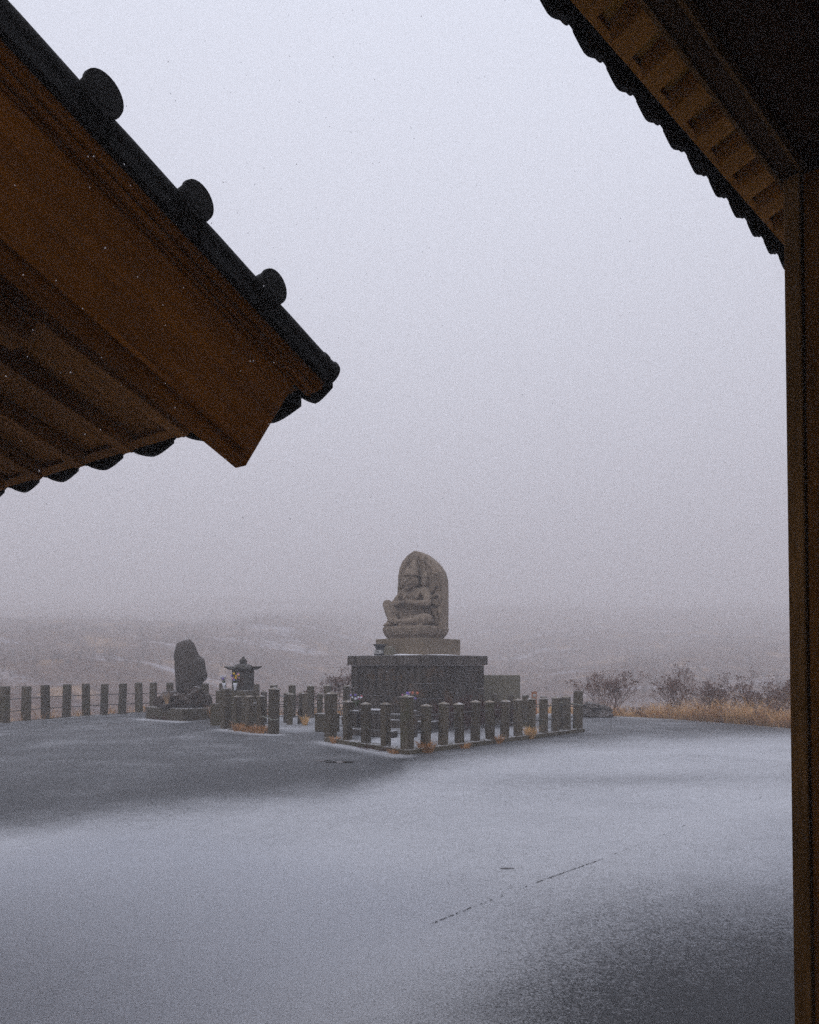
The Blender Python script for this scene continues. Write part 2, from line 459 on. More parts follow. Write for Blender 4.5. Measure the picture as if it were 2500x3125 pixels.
def terrain():
    def axis(lo, hi, near, far):
        a = [0.]
        while a[-1] < hi: a.append(a[-1] + near + (far - near) * min(1, a[-1] / 300.) ** 1.2)
        b = [0.]
        while b[-1] > lo: b.append(b[-1] - near - (far - near) * min(1, -b[-1] / 300.) ** 1.2)
        return sorted(set(b + a))
    xs = axis(-560, 560, .9, 16); ys = []
    y = 15.
    while y < 800: ys.append(y); y += .55 + 13 * min(1, (y - 15) / 400.) ** 1.2
    ys = [-280, -200, -140, -100, -70, -50, -35, -25, -15, -8, -2, 3, 7, 10, 12, 13.5] + ys
    nx = len(xs); v = [(x, y, terrain_h(x, y)) for y in ys for x in xs]; f = []
    for j in range(len(ys) - 1):
        for i in range(nx - 1):
            a = j * nx + i; f.append((a, a + 1, a + nx + 1, a + nx))
    me = bpy.data.meshes.new('hillside'); me.from_pydata(v, [], f); me.polygons.foreach_set('use_smooth', [True] * len(f))
    m, n, b = mat_base('scrub_hillside')
    t = n.nodes.new('ShaderNodeTexCoord').outputs['Object']
    big = noise_node(n, t, .045, 5, .6); mid = noise_node(n, t, .22, 5, .65); fin = noise_node(n, t, 1.3, 5, .7)
    col = mixc(n, remap(n, mid, .40, .62), (.090, .050, .038), (.155, .095, .066))
    col = mixc(n, remap(n, noise_node(n, t, .11, 4, .6), .55, .66, 0, .9), col, (.30, .18, .09))
    col = mixc(n, remap(n, fin, .35, .65, 0, .25), col, (.040, .024, .024))
    mp = n.nodes.new('ShaderNodeMapping'); n.links.new(t, mp.inputs['Vector']); mp.inputs['Scale'].default_value = (.55, 1.5, 1)
    mp.inputs['Rotation'].default_value = (0, 0, .35)
    sn = math_n(n, 'ADD', math_n(n, 'MULTIPLY', noise_node(n, mp.outputs[0], .06, 5, .6), .8), math_n(n, 'MULTIPLY', fin, .2))
    col = mixc(n, remap(n, sn, .555, .66, 0, .6), col, (.55, .57, .66))
    n.links.new(col, b.inputs['Base Color']); b.inputs['Roughness'].default_value = 1; b.inputs['Specular IOR Level'].default_value = 0
    me.materials.append(m)
    tag(link('hillside', me), 'brown scrubby hillside fading into the fog', kind='structure')
terrain()

# ------------------------------------------------------------------ haze
hb = MB(); hb.box((0, 260, 47), (1180, 1160, 134))
hm = bpy.data.materials.new('haze_air'); hm.use_nodes = True; hn = hm.node_tree; hn.nodes.clear()
ho = hn.nodes.new('ShaderNodeOutputMaterial'); hv = hn.nodes.new('ShaderNodeVolumePrincipled')
hv.inputs['Color'].default_value = (.985, .965, .985, 1); hv.inputs['Density'].default_value = HAZE_DENSITY
hv.inputs['Anisotropy'].default_value = .2
hn.links.new(hv.outputs[0], ho.inputs['Volume'])
tag(hb.build('haze', hm), 'pale snow fog filling the air', kind='stuff')

# ================================================================== STONES: pedestal and statue
LS = Vector((.78, -.62, 0)).normalized(); LF = Vector((-.62, -.78, 0)).normalized(); UP = Vector((0, 0, 1))
PC = Vector((.243, 18.9, 0))
def L(s, f, z): return PC + LS * s + LF * f + UP * z
USD = (LS.x, LS.y)

ped = thing('statue_pedestal', PC, 'large square dark stone pedestal with panelled sides and thick top slab under the statue', 'pedestal')
H = 1.30
def pbox(mb, s, f, z, ds, df, dz, top=1.): p = L(s, f, z); mb.box(p, (ds, df, dz), USD, top)
mb = MB(); pbox(mb, 0, 0, .10, 2.98, 2.98, .22); mb.build('plinth', M['pedestal'], ped, bevel=.02)
mb = MB(); pbox(mb, 0, 0, .28, 2.74, 2.74, .138); mb.build('step', M['pedestal'], ped, bevel=.015)
mb = MB(); pbox(mb, 0, 0, .97, 2.44, 2.44, 1.24); mb.build('core', M['pedestal'], ped)
# corner piers in three courses; the one nearest the viewer is broad
def pier(s0, s1, f0, f1, cuts):
    for z0, z1 in zip(cuts, cuts[1:]):
        mb = MB(); pbox(mb, (s0 + s1) / 2, (f0 + f1) / 2, (z0 + z1) / 2 + .001, s1 - s0, f1 - f0, z1 - z0 - .009); mb.build('pier_stone', M['pedestal'], ped, bevel=.008)
pier(.71, 1.30, .58, 1.30, (.352, .76, 1.145, 1.59))
pier(-1.30, -1.065, 1.02, 1.30, (.352, 1.0, 1.59)); pier(1.03, 1.30, -1.30, -1.03, (.352, .95, 1.59)); pier(-1.30, -1.05, -1.30, -1.05, (.352, .95, 1.59))
# recessed panels: two courses each on the front and the right-hand face, plain ones behind
def panel(face, u0, u1, z0, z1, dn=1.245):
    mb = MB(); u = (u0 + u1) / 2; w = u1 - u0 - .012; z = (z0 + z1) / 2; h = z1 - z0 - .008
    if face == 0: pbox(mb, u, dn, z, w, .05, h)
    elif face == 1: pbox(mb, dn, u, z, .05, w, h)
    elif face == 2: pbox(mb, u, -dn, z, w, .05, h)
    else: pbox(mb, -dn, u, z, .05, w, h)
    mb.build('panel', M['pedestal'], ped, bevel=.006)
panel(0, -1.065, .71, .352, .80); panel(0, -1.065, .71, .80, 1.59)
panel(1, .18, .58, .352, 1.59, 1.255); panel(1, -1.03, .18, .352, 1.59)
for fc in (2, 3): panel(fc, -1.05, 0, .352, 1.59); panel(fc, 0, 1.03, .352, 1.59)
# framed inscription stone on the right hand side, worn letters on the front
mb = MB(); pbox(mb, 1.285, -.27, 1.02, .03, .80, 1.02); mb.build('inscription_slab', M['slab'], ped, bevel=.008)
mb = MB()
r_ = random.Random(5)
for i in range(7):
    x = .03 - i * .10
    for k in range(16):
        if r_.random() < .2: continue
        z = 1.46 - k * .056
        for _ in range(2):
            pbox(mb, 1.3015, x + r_.uniform(-.02, .02), z + r_.uniform(-.012, .012), .002, r_.choice((.006, .030)), r_.choice((.006, .026)))
mb.build('inscription', plain('carved_ink', (.014, .014, .012), .9), ped)['kind'] = 'stuff'
mb = MB()
for i in range(5):
    x = -.52 + i * .235
    for _ in range(9):
        w_, h_ = r_.choice(((.15, .014), (.11, .012), (.013, .16), (.012, .09), (.06, .012)))
        pbox(mb, x + r_.uniform(-.04, .04), 1.271, 1.27 + r_.uniform(-.07, .07), w_, .002, h_)
mb.build('inscription', plain('rusty_letters', (.085, .050, .024), .9, .5, 20), ped)['kind'] = 'stuff'
# table slab: three stones with open joints
for s0, s1, f0, f1 in ((-1.38, 1.06, .02, 1.375), (-1.38, 1.06, -1.375, .012), (1.068, 1.375, -1.375, 1.375)):
    mb = MB(); pbox(mb, (s0 + s1) / 2, (f0 + f1) / 2, 1.722, s1 - s0, f1 - f0, .255); mb.build('table_stone', M['slab'], ped, bevel=.012)
mb = MB(); pbox(mb, 0, 0, 2.076, 1.66, 1.66, .45); mb.build('upper_block', M['block'], ped, bevel=.012)
# blown snow lying against the upper block
def snow_drift(s0, f0, s1, f1, z, w, h, parent):
    mb = MB(); n = 24; P = []
    for k in range(n + 1):
        t = k / n; s = s0 + (s1 - s0) * t; f = f0 + (f1 - f0) * t
        hh = h * (.35 + .65 * sin(pi * t)) * (1 + .35 * fbm((t * 6, z, 1), 1, 2)); ww = w * (.6 + .4 * sin(pi * t))
        d = Vector((f1 - f0, -(s1 - s0))).normalized()   # outward in (s,f)
        for q, zz in ((0, hh), (.45, hh * .75), (1, 0.0)):
            P.append(L(s + d[0] * ww * q * -1, f + d[1] * ww * q * -1, z + zz))
    F = [(k * 3 + j, k * 3 + j + 1, k * 3 + j + 4, k * 3 + j + 3) for k in range(n) for j in range(2)]
    mb.poly(P, F); return mb.build('snow_ledge', plain('ledge_snow', (.72, .73, .78), .9, .04), parent, smooth=True)
snow_drift(-.83, .83, .83, .83, 1.852, .30, .035, ped)
snow_drift(.83, .83, .83, -.83, 1.852, .26, .028, ped)

def evaluated_remesh(mb, name, mat, parent, voxel=.02, smooth_it=4, label=None):
    me = mb.mesh(name + '_raw', mat)
    o = bpy.data.objects.new(name, me); C.objects.link(o)
    r = o.modifiers.new('r', 'REMESH'); r.mode = 'VOXEL'; r.voxel_size = voxel
    if smooth_it:
        sm = o.modifiers.new('s', 'SMOOTH'); sm.factor = .5; sm.iterations = smooth_it
    dg = bpy.context.evaluated_depsgraph_get(); ev = o.evaluated_get(dg)
    m2 = bpy.data.meshes.new_from_object(ev)
    o.modifiers.clear(); o.data = m2; m2.name = name
    bpy.data.meshes.remove(me)
    if not m2.materials: m2.materials.append(mat)
    m2.polygons.foreach_set('use_smooth', [True] * len(m2.polygons))
    if parent is not None:
        o.parent = parent; o.matrix_parent_inverse = world_of(parent).inverted()
    if label: o['label'] = label
    return o

st = thing('stone_buddha', L(0, 0, 2.301), 'weathered seated stone deity with pointed halo slab on a lotus seat above the pedestal', 'statue')
# lotus seat: rounded square with two rows of petals
def lotus():
    mb = MB(); A, B, n = .82, .68, 3.4
    prof = [(0, .86), (.05, .90), (.12, .97), (.20, 1.01), (.27, 1.03), (.325, 1.02), (.335, .99), (.34, .6), (.341, .01)]
    seg = 96; P = []
    for z, k in prof:
        for i in range(seg):
            t = 2 * pi * i / seg
            c, s_ = cos(t), sin(t)
            rr = (abs(c / A) ** n + abs(s_ / B) ** n) ** (-1 / n)
            pet = 0
            if 0 < z < .335:
                u = (t * 9 / pi) % 1.0; pet = .035 * (sqrt(max(0, 1 - (2 * u - 1) ** 2)) - .75) * sin(pi * min(1, z / .335) * .8 + .25)
            rr = rr * k + pet
            P.append(L(-.02 + rr * c, .10 + rr * s_, 2.301 + z))
    F = [(j * seg + i, j * seg + (i + 1) % seg, (j + 1) * seg + (i + 1) % seg, (j + 1) * seg + i) for j in range(len(prof) - 1) for i in range(seg)]
    F.append(tuple(range(seg))[::-1]); F.append(tuple((len(prof) - 1) * seg + i for i in range(seg)))
    mb.poly(P, F); return mb.build('lotus_seat', M['statue'], st, smooth=False)
lotus()
# halo slab
HW = [(2.60, .775), (3.1, .79), (3.6, .79), (3.95, .765), (4.14, .725), (4.28, .66), (4.40, .58), (4.50, .49), (4.60, .37), (4.68, .25), (4.735, .13), (4.785, .0)]
def halo_outline():
    cx = lambda z: -.04 - .17 * sstep(3.9, 4.8, z)
    Lf = [(cx(z) - w, z) for z, w in HW]; Rt = [(cx(z) + w, z) for z, w in HW[:-1]]
    return Rt + Lf[::-1]
ho_ = halo_outline()
mb = MB(); mb.prism([L(s, -.08, z) for s, z in ho_], LF * -.32)
# raised rim and flame tongues on the halo face
rim = [(s * .88 - .014, 2.62 + (z - 2.62) * .94) for s, z in ho_]
for a, b_ in zip(rim, rim[1:]): mb.tube([L(a[0], -.075, a[1]), L(b_[0], -.075, b_[1])], .022, 8)
rr_ = random.Random(21)
for i in range(0, 20):
    t = i / 19.; th = pi * (-.08 + 1.16 * t); s0 = -.13 + .60 * cos(th); z0 = 3.88 + .62 * sin(th)
    if z0 < 3.4: continue
    P = [L(s0 + .05 * cos(th + q) * q, -.07, z0 + .09 * q) for q in (0, .5, 1, 1.5)]
    mb.tube(P, [.03, .028, .02, .008], 7)
halo = evaluated_remesh(mb, 'halo_slab', M['statue'], st, .020, 5)

def figure():
    mb = MB()
    def cap(a, b, ra, rb=None, n=5):
        rb = ra if rb is None else rb
        P = [Vector(a).lerp(Vector(b), k / n) for k in range(n + 1)]
        mb.tube([L(*p) for p in P], [ra + (rb - ra) * k / n for k in range(n + 1)], 12)
        mb.ball(L(*a), ra, 12, 8); mb.ball(L(*b), rb, 12, 8)
    def chain(pts, rs):
        for (a, b), (ra, rb) in zip(zip(pts, pts[1:]), zip(rs, rs[1:])): cap(a, b, ra, rb, 3)
    rot = Matrix((LS, LF, UP)).transposed()
    def ell(c, r): mb.ball(L(*c), r, 16, 10, rot)
    # torso, slightly turned, belly over the lap
    ell((-.10, .02, 2.92), (.34, .28, .30)); ell((-.11, .04, 3.20), (.29, .23, .28)); ell((-.11, .02, 3.45), (.33, .21, .22))
    ell((-.24, .13, 3.50), (.15, .12, .12)); ell((.02, .13, 3.50), (.15, .12, .12))
    cap((-.44, .02, 3.58), (.24, .02, 3.58), .14, .14)
    # necklace collar and scarf
    for k in range(9):
        t = pi * k / 8; mb.ball(L(-.12 + .20 * cos(t), .20 + .03 * sin(t), 3.60 - .10 * sin(t)), .026, 8, 6)
    chain([(-.40, .14, 3.62), (-.30, .22, 3.42), (-.25, .24, 3.25)], [.05, .045, .03])
    chain([(.20, .14, 3.62), (.10, .22, 3.42), (.06, .24, 3.25)], [.05, .045, .03])
    # neck and head, lowered towards the viewer
    cap((-.13, .04, 3.62), (-.14, .10, 3.78), .13, .13)
    ell((-.16, .14, 3.91), (.215, .20, .235)); ell((-.16, .22, 3.77), (.165, .12, .12))
    # face: brow, eyes, nose, cheeks, moustache, mouth, chin, ears
    cap((-.30, .30, 3.985), (-.185, .345, 3.945), .028); cap((-.02, .30, 3.985), (-.135, .345, 3.945), .028)
    ell((-.245, .325, 3.905), (.042, .026, .022)); ell((-.075, .325, 3.905), (.042, .026, .022))
    chain([(-.16, .34, 3.94), (-.16, .39, 3.875), (-.16, .385, 3.85)], [.022, .036, .044])
    ell((-.265, .30, 3.835), (.06, .05, .055)); ell((-.055, .30, 3.835), (.06, .05, .055))
    chain([(-.17, .365, 3.80), (-.25, .335, 3.785), (-.31, .27, 3.80)], [.024, .024, .014]); chain([(-.15, .365, 3.80), (-.07, .335, 3.785), (-.01, .27, 3.80)], [.024, .024, .014])
    cap((-.21, .335, 3.745), (-.11, .335, 3.745), .018); ell((-.16, .32, 3.69), (.065, .05, .04))
    ell((-.385, .12, 3.87), (.035, .055, .11)); ell((.065, .12, 3.87), (.035, .055, .11))
    # crown bands, hair bundle rising to the small horse head
    for z, r in ((4.055, .228), (4.105, .215), (4.155, .195)):
        P = [(-.16 + r * cos(2 * pi * k / 20), .12 + r * sin(2 * pi * k / 20), z) for k in range(21)]
        mb.tube([L(*p) for p in P], .021, 8)
    ell((-.16, .10, 4.12), (.195, .18, .15))
    chain([(-.15, .03, 4.20), (-.16, -.03, 4.34), (-.17, -.07, 4.46)], [.165, .13, .09])
    chain([(-.15, .12, 4.22), (-.15, .18, 4.29)], [.07, .05])
    for q in (-.31, .0): cap((q, .14, 4.17), (q, .10, 4.30), .045, .015)
    # side faces
    for s0, q in ((-.50, -1), (.22, 1)):
        ell((s0, -.02, 3.86), (.115, .13, .16)); ell((s0 + q * .05, .07, 3.83), (.03, .045, .03)); cap((s0 + q * .02, .09, 3.90), (s0 + q * .09, .06, 3.90), .02)
        ell((s0, -.02, 4.00), (.12, .12, .07)); cap((s0 + q * .02, .09, 3.765), (s0 + q * .07, .07, 3.765), .015)
        chain([(s0, -.03, 4.02), (s0, -.06, 4.12)], [.085, .055])
    # main arms: elbows out, forearms level, hands joined before the chest
    chain([(-.47, .04, 3.58), (-.59, .16, 3.42), (-.655, .27, 3.27)], [.135, .112, .098])
    chain([(-.635, .27, 3.27), (-.36, .44, 3.27), (-.13, .50, 3.30)], [.092, .085, .062])
    chain([(.27, .04, 3.58), (.40, .12, 3.42), (.48, .22, 3.25)], [.135, .112, .10])
    chain([(.48, .22, 3.25), (.20, .40, 3.25), (-.01, .48, 3.29)], [.095, .085, .062])
    ell((-.10, .52, 3.34), (.05, .045, .085)); ell((-.03, .51, 3.34), (.05, .045, .085))
    for k in range(4):                                       # fingers of the joined hands
        q = -.115 + k * .033
        chain([(q, .53, 3.38), (q + .01, .545, 3.43), (q + .02, .53, 3.455 - abs(k - 1.5) * .008)], [.020, .018, .014])
    chain([(-.13, .54, 3.33), (-.085, .57, 3.39)], [.022, .018]); chain([(.0, .53, 3.33), (-.04, .565, 3.39)], [.022, .018])
    for a in ((-.51, .10, 3.50), (.32, .08, 3.50)):          # arm rings
        ell(a, (.135, .13, .025))
    # lap, raised knee on the left, folded leg on the right
    ell((-.08, .08, 2.76), (.56, .42, .16))
    chain([(-.25, .10, 2.86), (-.55, .28, 3.08), (-.76, .38, 3.24)], [.18, .16, .125])
    chain([(-.78, .39, 3.27), (-.66, .48, 3.05), (-.48, .56, 2.80)], [.14, .11, .10])
    chain([(-.48, .54, 2.74), (-.58, .60, 2.71), (-.66, .62, 2.69)], [.08, .07, .05])
    for (a_, b_, c_, d_) in (((.48, 3.92), (.62, 3.80), (.70, 3.62), .030), ((.60, 3.55), (.72, 3.40), (.66, 3.22), .028), ((.52, 3.12), (.68, 3.02), (.72, 2.82), .032), ((.62, 3.95), (.70, 3.82), (.72, 3.70), .02),
            ((.50, 2.95), (.58, 2.80), (.50, 2.68), .03), ((.66, 3.12), (.74, 3.0), (.74, 2.9), .022)):
        chain([(a_[0], -.06, a_[1]), (b_[0], -.05, b_[1]), (c_[0], -.06, c_[1])], [d_, d_ * 1.3, d_ * .7])
    for k in range(4): cap((-.64, .56 + .03 * k, 2.69), (-.70, .57 + .035 * k, 2.68), .02, .016)
    chain([(-.64, .25, 3.0), (-.66, .32, 2.80), (-.80, .36, 2.69)], [.12, .15, .085])
    chain([(.10, .12, 2.84), (.42, .30, 2.83), (.62, .40, 2.81)], [.17, .155, .14])
    chain([(.62, .40, 2.79), (.30, .58, 2.76), (-.08, .62, 2.75)], [.13, .105, .08])
    chain([(-.08, .62, 2.76), (-.24, .62, 2.78)], [.07, .045])
    # drapery folds
    for k in range(6):
        q = k / 5; chain([(.02 + .40 * q, .34 + .12 * q, 2.97 - .05 * q), (.12 + .42 * q, .50 + .06 * q, 2.84), (.05 + .35 * q, .62, 2.70)], [.018, .024, .018])
    for k in range(4):
        q = k / 3; chain([(-.50 + .08 * q, .40 + .1 * q, 3.08 - .1 * q), (-.42 + .1 * q, .52, 2.90 - .05 * q), (-.34 + .1 * q, .60, 2.72)], [.016, .022, .018])
    chain([(-.50, .30, 2.66), (-.1, .62, 2.66), (.5, .52, 2.66)], [.05, .07, .06])
    # further arms fanned in relief against the halo, with what they hold
    for a, b_, c in (((.30, -.02, 3.55), (.46, -.04, 3.62), (.56, -.05, 3.76)), ((.30, -.02, 3.46), (.48, -.03, 3.44), (.60, -.05, 3.52)),
                     ((.30, -.02, 3.38), (.48, -.03, 3.28), (.60, -.05, 3.22)), ((.28, -.02, 3.28), (.46, -.03, 3.10), (.55, -.05, 2.98)),
                     ((-.48, -.02, 3.55), (-.64, -.03, 3.62), (-.72, -.04, 3.78)), ((-.50, -.02, 3.46), (-.68, -.03, 3.42), (-.80, -.04, 3.50))):
        chain([a, b_, c], [.065, .055, .042]); mb.ball(L(*c), .055, 8, 6)
    chain([(.56, -.05, 3.76), (.55, -.06, 4.05)], [.028, .035]); mb.ball(L(.55, -.05, 4.06), .06, 10, 8)
    chain([(-.72, -.04, 3.60), (-.71, -.05, 4.02)], [.022, .026]); chain([(-.80, -.04, 3.50), (-.83, -.02, 3.40)], [.03, .02])
    chain([(.50, -.04, 2.98), (.62, -.04, 2.86), (.60, -.05, 2.72)], [.05, .04, .05])
    chain([(.50, -.04, 3.36), (.60, -.05, 3.34), (.62, -.06, 3.08)], [.02, .03, .02])
    return evaluated_remesh(mb, 'seated_figure', M['statue'], st, .0155, 1)
figure()

# small offertory burner on the table
bn = thing('incense_burner', L(-.42, 1.12, 1.852), 'small dark flared incense burner with pale lettered band on the pedestal table', 'incense burner')
c = L(-.42, 1.12, 0)
mb = MB(); mb.box((c.x, c.y, 1.875), (.24, .20, .045), USD); mb.build('foot', M['metal'], bn)
mb = MB(); mb.box((c.x, c.y, 1.946), (.25, .21, .096), USD); mb.build('label_band', M['label'], bn)
mb = MB()
fc = Vector((c.x, c.y, 0)) + LF * .107
for s0, z0, w, h in ((-.055, 1.97, .045, .008), (-.035, 1.95, .008, .045), (-.055, 1.93, .03, .008), (.02, 1.965, .05, .008), (.02, 1.94, .05, .008), (.008, 1.95, .008, .05), (.05, 1.95, .008, .055), (-.015, 1.945, .008, .02)):
    p = fc + LS * s0; mb.box((p.x, p.y, z0), (w, .004, h), USD)
mb.build('lettering', M['ink'], bn)
mb = MB(); mb.box((c.x, c.y, 2.045), (.17, .15, .10), USD, 1.25); mb.build('bowl', M['metal'], bn, bevel=.01)
mb = MB(); mb.box((c.x, c.y, 2.115), (.22, .20, .04), USD, 1.2); mb.build('neck', M['metal'], bn)
mb = MB(); mb.box((c.x, c.y, 2.143), (.34, .26, .014), USD); mb.build('lid', M['grey'], bn)
c2 = L(-.12, 1.08, 0)
sb = thing('stone_box', (c2.x, c2.y, 1.852), 'plain grey stone offering box just right of the lettered burner', 'stone box')
mb = MB(); mb.box((c2.x, c2.y, 1.852 + .10), (.26, .18, .20), USD, .96); mb.build('body', M['stele'], sb, bevel=.01)
mb = MB(); mb.box((c2.x, c2.y, 2.066), (.20, .15, .028), USD, .7); mb.build('lid', M['stele'], sb, bevel=.006)

# ================================================================== FENCES
FA = Vector((.711, .703, 0))
def post_mesh(w, h, capped, seed, capw=1.12):
    r = random.Random(seed); mb = MB()
    mb.box((0, 0, h / 2 - .04), (w, w, h + .08), (1, 0), .965)
    me = mb.mesh('post', M['post'])
    cp = None
    if capped:
        m2 = MB(); k = w * capw / 2; z = h + .001
        m2.poly([(-k, -k, z), (k, -k, z), (k, k, z), (-k, k, z), (-k, -k, z + .012), (k, -k, z + .012), (k, k, z + .012), (-k, k, z + .012), (0, 0, z + .012 + w * .28)],
                [(0, 3, 2, 1), (0, 1, 5, 4), (1, 2, 6, 5), (2, 3, 7, 6), (3, 0, 4, 7), (4, 5, 8), (5, 6, 8), (6, 7, 8), (7, 4, 8)])
        cp = m2.mesh('cap', M['cap'])
    else:
        m2 = MB(); m2.box((0, 0, h + .007), (w * .93, w * .93, .012), (1, 0), .9); cp = m2.mesh('snow_cap', M['kerb'])
    return me, cp
POSTS = {}
def post(fence, x, y, z, w, h, capped, rot, big=False):
    key = (w, round(h, 2), capped)
    if key not in POSTS: POSTS[key] = post_mesh(w, h, capped, 1)
    me, cp = POSTS[key]
    o = link('post', me, None); o.parent = fence
    o.location = Vector((x, y, z)) - fence.location
    o.rotation_euler = (R(rnd.gauss(0, .9)), R(rnd.gauss(0, .9)), rot + R(rnd.uniform(-5, 5)))
    o.scale = (rnd.uniform(.96, 1.04), rnd.uniform(.96, 1.04), rnd.uniform(.975, 1.02))
    add_bevel(o, .008)
    c = link('cap' if capped else 'snow_cap', cp, None); c.parent = o
    return o

def rails(fence, pts, zs, r, mat, sag=.012, name='rail', ext=0):
    for a, b in zip(pts, pts[1:]):
        for z in zs:
            A = Vector((a[0], a[1], a[2] + z)); B = Vector((b[0], b[1], b[2] + z))
            P = [A.lerp(B, t) - UP * sag * 4 * t * (1 - t) * rnd.uniform(.6, 1.4) for t in (0, .25, .5, .75, 1)]
            m_ = MB(); m_.tube(P, r, 6); m_.build(name, mat, fence, smooth=True)

def kerb(fence, a, b, w, h, ext=.12, z0=-.03, stones=6):
    a = Vector((*a, 0)); b = Vector((*b, 0)); d = (b - a).normalized(); a = a - d * ext; b = b + d * ext; Ln = (b - a).length
    for k in range(stones):
        p = a.lerp(b, (k + .5) / stones); m_ = MB()
        m_.box((p.x, p.y, z0 + h / 2), (Ln / stones - .008, w, h - z0), (d.x, d.y)); m_.build('kerb_stone', M['kerb'], fence, bevel=.008)

# -- statue enclosure
C0 = (-.04, 12.45); CL = (-1.66, 14.5); CR = (4.02, 16.5)
fa = thing('enclosure_fence', (C0[0], C0[1], 0), 'stone post fence on a low kerb around the statue, nearest corner towards the viewer', 'fence')
kerb(fa, C0, CR, .26, .10, stones=7); kerb(fa, C0, (-1.62, 14.45), .25, .098, stones=3)
ra = math.atan2(.703, .711); rb = math.atan2(2.05, -1.62)
ptsR = []
for i in range(13):
    t = i / 12; x, y = C0[0] + (CR[0] - C0[0]) * t, C0[1] + (CR[1] - C0[1]) * t
    ptsR.append((x, y, .08))
    if i == 0: post(fa, x, y, .05, 0.185, .955, True, ra)
    elif i == 12: post(fa, x, y, 0, .175, .97, False, ra)
    else: post(fa, x, y, .07, .146, .765, True, ra)
rails(fa, ptsR, (.60, .30), .013, M['pipe'])
ptsL = []
for i in range(5):
    t = i / 4; x, y = C0[0] + (CL[0] - C0[0]) * t, C0[1] + (CL[1] - C0[1]) * t
    ptsL.append((x, y, .08))
    if i == 4: post(fa, x, y, .0, 0.185, .985, True, ra)
    elif i: post(fa, x, y, .07, .146, .765, True, ra)
rails(fa, ptsL, (.60, .28), .013, M['pipe'])
# back side, running away from the right end post
ptsB = [(4.02, 16.5, 0)]
for i, (x, y) in enumerate(((3.70, 16.95), (3.36, 17.35), (3.00, 17.75), (2.66, 18.15), (2.32, 18.55))):
    post(fa, x, y, 0, .135, .80, False, ra); ptsB.append((x, y, 0))
rails(fa, ptsB, (.62, .28), .012, M['pipe'], .03)
# rope slung round the end post
mb = MB(); mb.tube([(3.55, 16.55, .70), (3.75, 16.38, .70), (3.93, 16.375, .675), (4.06, 16.37, .645), (4.16, 16.5, .635), (4.02, 16.64, .66)], .011, 6)
mb.build('rope', M['rope'], fa, smooth=True)

# -- small enclosure on the left
B0 = (-4.60, 17.3); B1 = (-3.17, 16.08)
fb = thing('shrine_fence', (B0[0], B0[1], 0), 'small stone post enclosure in front of the roofed stone shrine', 'fence')
pb = []
for i in range(5):
    t = i / 4; x, y = B0[0] + (B1[0] - B0[0]) * t, B0[1] + (B1[1] - B0[1]) * t
    pb.append((x, y, 0))
    if i in (0, 4): post(fb, x, y, 0, .20 if i == 4 else .195, 1.0, i == 4, ra if i == 4 else ra + .1)
    else: post(fb, x, y, 0, .145, .82, True, ra + .1)
rails(fb, pb, (.58, .24), .012, M['pipe'], .02)
pb2 = []
for i, (x, y) in enumerate(((-3.17, 16.08), (-2.98, 18.9), (-3.42, 19.2), (-4.08, 19.3))):
    pb2.append((x, y, 0))
    if i: post(fb, x, y, 0, .14, .81, True, ra)
rails(fb, pb2[1:], (.58, .28), .012, M['pipe'])
mb = MB(); mb.tube([(-3.50, 16.20, .40), (-3.38, 16.12, .375), (-3.27, 16.07, .375), (-3.20, 15.945, .33), (-3.09, 15.95, .33), (-3.03, 16.07, .34), (-3.15, 16.2, .36)], .010, 6)
mb.build('rope', M['rope'], fb, smooth=True)
kerb(fb, (-4.45, 17.17), (-3.30, 16.19), .20, .05, .0, stones=3)

# -- low fence between the two enclosures
fm = thing('gap_fence', (-3.2, 18.6, 0), 'row of three low stone posts with rails left of the pedestal', 'fence')
pm = []
for x, y in ((-3.22, 18.55), (-2.83, 18.65), (-2.46, 18.85)):
    post(fm, x, y, 0, .155, .80, True, .15); pm.append((x, y, 0))
rails(fm, [(-3.9, 18.3, 0)] + pm + [(-1.75, 18.95, 0)], (.55, .22), .012, M['cable'])

# -- long fence along the terrace edge
ff = thing('terrace_fence', (-9.2, 22.5, 0), 'long fence of plain stone posts strung with two cables along the terrace edge', 'fence')
FP = [(-11.75, 17.6), (-11.60, 18.2), (-11.15, 19.0), (-10.97, 19.72), (-10.76, 20.4), (-10.50, 21.1), (-10.13, 21.6), (-9.79, 22.1), (-9.44, 22.65), (-9.08, 23.15),
      (-8.62, 23.2), (-7.88, 22.7), (-7.12, 22.2), (-6.50, 21.9), (-5.88, 21.75), (-5.30, 21.65), (-4.80, 21.6), (-4.2, 21.45), (-3.60, 21.15), (-3.0, 20.9), (-2.44, 20.75), (-1.88, 20.65), (-1.32, 20.6)]
for i, (x, y) in enumerate(FP):
    h = 1.0 - .05 * sstep(14, 18, i)
    a = FP[max(0, i - 1)]; b = FP[min(len(FP) - 1, i + 1)]
    post(ff, x, y, 0, .185 if i < 16 else .19, round(h, 2), i > 16, math.atan2(b[1] - a[1], b[0] - a[0]) if i < 9 else -.1)
rails(ff, [(x, y, 0) for x, y in FP], (.66, .33), .014, M['cable'], .02, 'cable')
for a, b in zip(FP, FP[1:]): kerb(ff, a, b, .10, .035, 0, -.03, 1)

